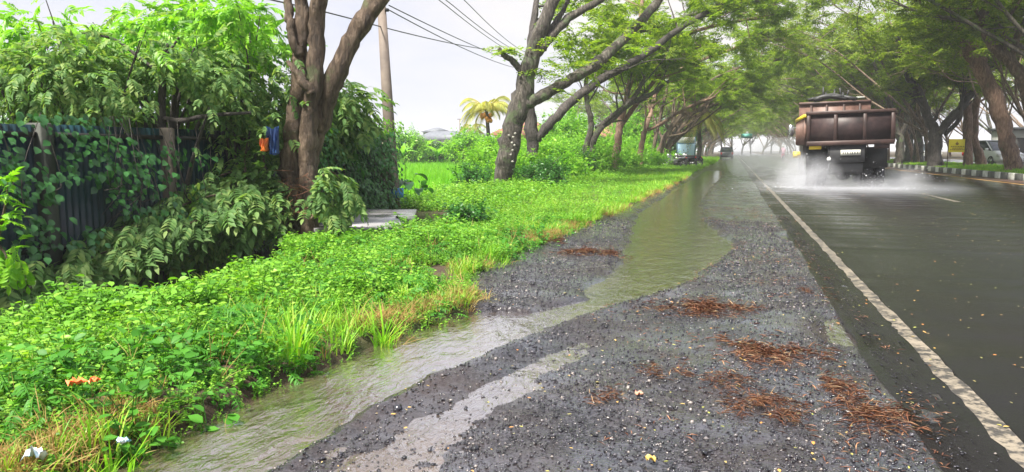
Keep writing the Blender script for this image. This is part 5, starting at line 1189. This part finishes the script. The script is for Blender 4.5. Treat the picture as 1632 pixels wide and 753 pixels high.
mb = MB(); mb.box((-w + .05, yl - .05, zb), (w - .05, yl + .03, zt + .56)); fw = mb.build('front_wall', M['rust_l'], T)
mb = MB()
for x in (-.75, -.25, .3, .8): mb.box((x - .035, yl - .09, zb + .1), (x + .035, yl - .052, zt + .46))
mb.box((-w + .03, yl - .11, zt + .47), (w - .03, yl + .06, zt + .54), bev=.01); mb.build('rib', M['rust'], fw)
mb = MB(); mb.box((-w + .15, yl + .07, zt + .48), (w - .15, yl + 1.2, zt + .53)); mb.build('cab_canopy', M['rust'], T)
# cab
mb = MB(); R_ = [np.array([(-.98, yy_, z0), (.98, yy_, z0), (.98, yy_, 1.6), (.90, yy_, z1), (-.90, yy_, z1), (-.98, yy_, 1.6)]) for yy_, z0, z1 in ((yl + .2, .7, 2.35), (yl + 1.3, .7, 2.4), (yl + 1.75, .7, 1.75), (yl + 1.85, .7, 1.5))]
loft(mb, R_); mb.add(np.vstack([R_[0], R_[0].mean(0)]), (), [(6, a, (a + 1) % 6) for a in range(6)]); mb.add(np.vstack([R_[3], R_[3].mean(0)]), (), [(6, (a + 1) % 6, a) for a in range(6)]); mb.build('cab', M['rust'], T)
for s in (-1, 1):
    mb = MB(); mb.tube([(s * .95, yl + 1.5, 2.0), (s * 1.28, yl + 1.6, 2.05)], .02, 5); mb.box((s * 1.30 - .09, yl + 1.58, 1.75), (s * 1.30 + .09, yl + 1.64, 2.15), bev=.02); mb.build('mirror', M['chrome'] if s < 0 else M['dark'], T)
# chassis, axles, wheels
mb = MB()
for s in (-1, 1): mb.box((s * .38 - .05, .1, .82), (s * .38 + .05, yl + 1.2, 1.05))
mb.box((-.5, .30, 1.05), (.5, .5, 1.36)); mb.box((-.45, 2.0, 1.05), (.45, 2.3, 1.36)); mb.build('chassis', M['dark'], T)
mb = MB(); mb.tube([(-1.0, 1.35, .50), (1.0, 1.35, .50)], .09, 10); mb.lathe([(.05, -.25), (.20, -.18), (.27, 0), (.20, .18), (.05, .25)], 16, 'y', (0, 1.35, .50)); mb.build('axle', M['dark'], T, smooth=True)
mb = MB(); mb.box((-.56, -.0, .82), (.42, .12, 1.30), bev=.01); mb.box((-.50, .14, .50), (.40, .5, .80), bev=.04); mb.build('rear_crossmember', M['black'], T)
mb = MB(); mb.box((-.24, -.045, 1.02), (.30, -.012, 1.18)); pl = mb.build('number_plate', simple('cream_plate', (.66, .66, .58), None, .5), T)
mb = MB(); r = np.random.default_rng(2); x = -.18
while x < .24: l_ = r.uniform(.03, .06); mb.box((x, -.05, 1.06), (x + l_ * .5, -.047, 1.13)); x += l_ + .02
mb.build('lettering', M['dark'], pl)
mb = MB(); mb.lathe([(.001, -.01), (.055, -.005), (.06, .02), (.05, .06)], 14, 'y', (-.56, -.06, .92)); mb.build('reversing_lamp', M['lamp'], T, smooth=True)
mb = MB(); mb.box((-.58, -.0, .86), (-.54, .06, 1.36)); mb.build('lamp_bracket', M['dark'], T)
mb = MB(); mb.box((-w + .08, -.02, 1.22), (-w + .42, .06, 1.33), bev=.01); mb.build('tail_light', M['yellow'], T)
mb = MB(); mb.box((w - .52, -.02, 1.20), (w - .12, .06, 1.33), bev=.01); mb.build('tail_light', M['rust'], T)
mb = MB(); mb.lathe([(.001, -.02), (.10, -.01), (.11, .03)], 6, 'y', (-w - .06, 3.4, 1.05)); mb.box((-w - .16, 3.4, .95), (-w + .08, 3.8, 1.16), bev=.02); mb.build('fuel_tank', M['yellow'], T)
def wheel(x, y, wd, r_=.50):
    mb = MB(); pr = [(r_ * .55, -wd/2 + .02), (r_ * .90, -wd/2), (r_ * .97, -wd/2 + .03), (r_, -wd/4), (r_ * .985, -.01), (r_ * .985, .01), (r_, wd/4), (r_ * .97, wd/2 - .03), (r_ * .90, wd/2), (r_ * .55, wd/2 - .02)]
    mb.lathe(pr, 36, 'x', (x, y, r_))
    for k in range(36): a = 2 * pi * k / 36; mb.box((x - wd/2 + .02, y + cos(a) * r_ * .985 - .015, r_ + sin(a) * r_ * .985 - .015), (x + wd/2 - .02, y + cos(a) * r_ * .985 + .015, r_ + sin(a) * r_ * .985 + .015))
    o = mb.build('wheel', M['black'], T, smooth=False); mb = MB(); mb.lathe([(.02, -wd/2 + .05), (.10, -wd/2 + .04), (.12, -.03), (r_ * .56, 0), (.12, .03), (.10, wd/2 - .04), (.02, wd/2 - .05)], 20, 'x', (x, y, r_)); mb.build('rim', M['rust_d'], o)
for s in (-1, 1):
    wheel(s * .98, 1.35, .27); wheel(s * .66, 1.35, .27); wheel(s * .92, yl + 1.0, .27)
    mb = MB(); mb.box((s * .82 - .32, .72, .62), (s * .82 + .32, .74, 1.25)); mb.build('mud_flap', M['black'], T)
# bundle of black poles and tarp on the front wall
bd = thing('tarp_bundle', 'tangled black bundle lying on top of the truck front wall', 'bundle', (tx - .1, ty + yl + .1, .044 + zt + .57)); r = np.random.default_rng(8)
mb = MB()
for k in range(10):
    a = r.uniform(-.6, .6, 2); mb.tube(curve([(-.6 + a[0] * .3, a[1] * .3, .05), (r.uniform(-.2, .2), r.uniform(-.2, .2), .12 + r.uniform(0, .12)), (.65 + r.uniform(-.2, .2), r.uniform(-.3, .3), .06)], 8), r.uniform(.04, .09), 6)
for k in range(7): x = r.uniform(-.3, .5); mb.tube([(x, 0, .1), (x + r.uniform(-.15, .15), r.uniform(-.1, .1), r.uniform(.25, .5))], .03, 5)
mb.build('tarp', M['black'], bd, smooth=True)
mb = MB(); mb.tube([(.2, .1, .10), (1.05, .1, .12)], .03, 6); mb.build('pipe', M['kerb_w'], bd)

# ------------------------------------------------------------------ spray and haze
def puff(name, c, rad, dens, label, nsc=1.6, flat=False):
    a = []; mb = MB(); pr = [(max(.001, sin(pi * k / 12)), -cos(pi * k / 12)) for k in range(13)]; mb.lathe(pr, 20, 'z')
    m, n, o = nodes(name + '_vapour'); pv = n.nodes.new('ShaderNodeVolumePrincipled'); pv.inputs['Color'].default_value = (.93, .94, 1, 1); pv.inputs['Anisotropy'].default_value = .2
    if flat: pv.inputs['Density'].default_value = dens
    else:
        tc = n.nodes.new('ShaderNodeTexCoord'); ln = n.nodes.new('ShaderNodeVectorMath'); ln.operation = 'LENGTH'; n.links.new(tc.outputs['Object'], ln.inputs[0])
        f = ramp(n, ln.outputs['Value'], [(0, (1, 1, 1)), (.55, (.35, .35, .35)), (1, (0, 0, 0))]); g = ramp(n, noise(n, nsc, 4, .6), [(.34, (0, 0, 0)), (.70, (1, 1, 1))])
        mu = n.nodes.new('ShaderNodeMath'); mu.operation = 'MULTIPLY'; n.links.new(f, mu.inputs[0]); n.links.new(g, mu.inputs[1])
        m2 = n.nodes.new('ShaderNodeMath'); m2.operation = 'MULTIPLY'; n.links.new(mu.outputs[0], m2.inputs[0]); m2.inputs[1].default_value = dens; n.links.new(m2.outputs[0], pv.inputs['Density'])
    n.links.new(pv.outputs[0], o.inputs['Volume'])
    ob = mb.build(name, m, smooth=True, loc=c); ob.scale = rad; tag(ob, label, 'water spray', kind='stuff')
puff('wheel_spray', (2.25, 24.9, .45), (1.05, 2.8, .85), 2.1, 'white spray boiling up behind the left truck wheels')
puff('wheel_spray', (4.9, 25.2, .35), (.9, 2.2, .45), 1.2, 'white spray thrown out behind the right truck wheels')
puff('road_spray', (3.4, 23.8, .14), (3.4, 4.8, .36), .95, 'low sheet of spray trailing over the road behind the truck', 2.0)
dr = np.random.default_rng(15); n = 5200; sd_ = dr.choice([0, 1], n, p=[.6, .4]); cx = np.where(sd_ == 0, 2.45, 4.25)
t_ = dr.uniform(0, 1, n); ang = dr.uniform(.05, 1.1, n); sp_ = dr.uniform(1.2, 3.6, n) * np.where(sd_ == 0, 1, .8); lat = dr.normal(0, .45, n) * (.3 + t_)
P = np.stack([cx + lat * 1.4, 25.2 - sp_ * np.cos(ang) * t_ * .8 + .3, .08 + np.maximum(0, sp_ * np.sin(ang) * t_ - 1.6 * t_ * t_) * .8], 1)
V, Fs = scatter((st, SF), P, rot_any(dr, n, .6), dr.lognormal(-5.0, .5, n))
m_, nn_, oo_ = nodes('water_drops'); pbr(nn_, oo_, (.85, .87, .92), .1, .8); tag(mk('spray_drops', V, Fs, m_), 'water drops flung up behind the rear wheels of the truck', 'water spray', kind='stuff')
puff('drifting_spray', (2.6, 42, .6), (3.0, 20, 1.3), .022, 'thin mist drifting ahead of the truck along the road', flat=True)
def hazebox():
    mb = MB(); mb.box((-1600, -400, -3), (1600, 1600, 22)); m, n, o = nodes('haze_air'); pv = n.nodes.new('ShaderNodeVolumePrincipled'); pv.inputs['Color'].default_value = (.92, .95, 1, 1); pv.inputs['Density'].default_value = .0008
    n.links.new(pv.outputs[0], o.inputs['Volume']); ob = mb.build('haze', m); tag(ob, kind='stuff')
hazebox()
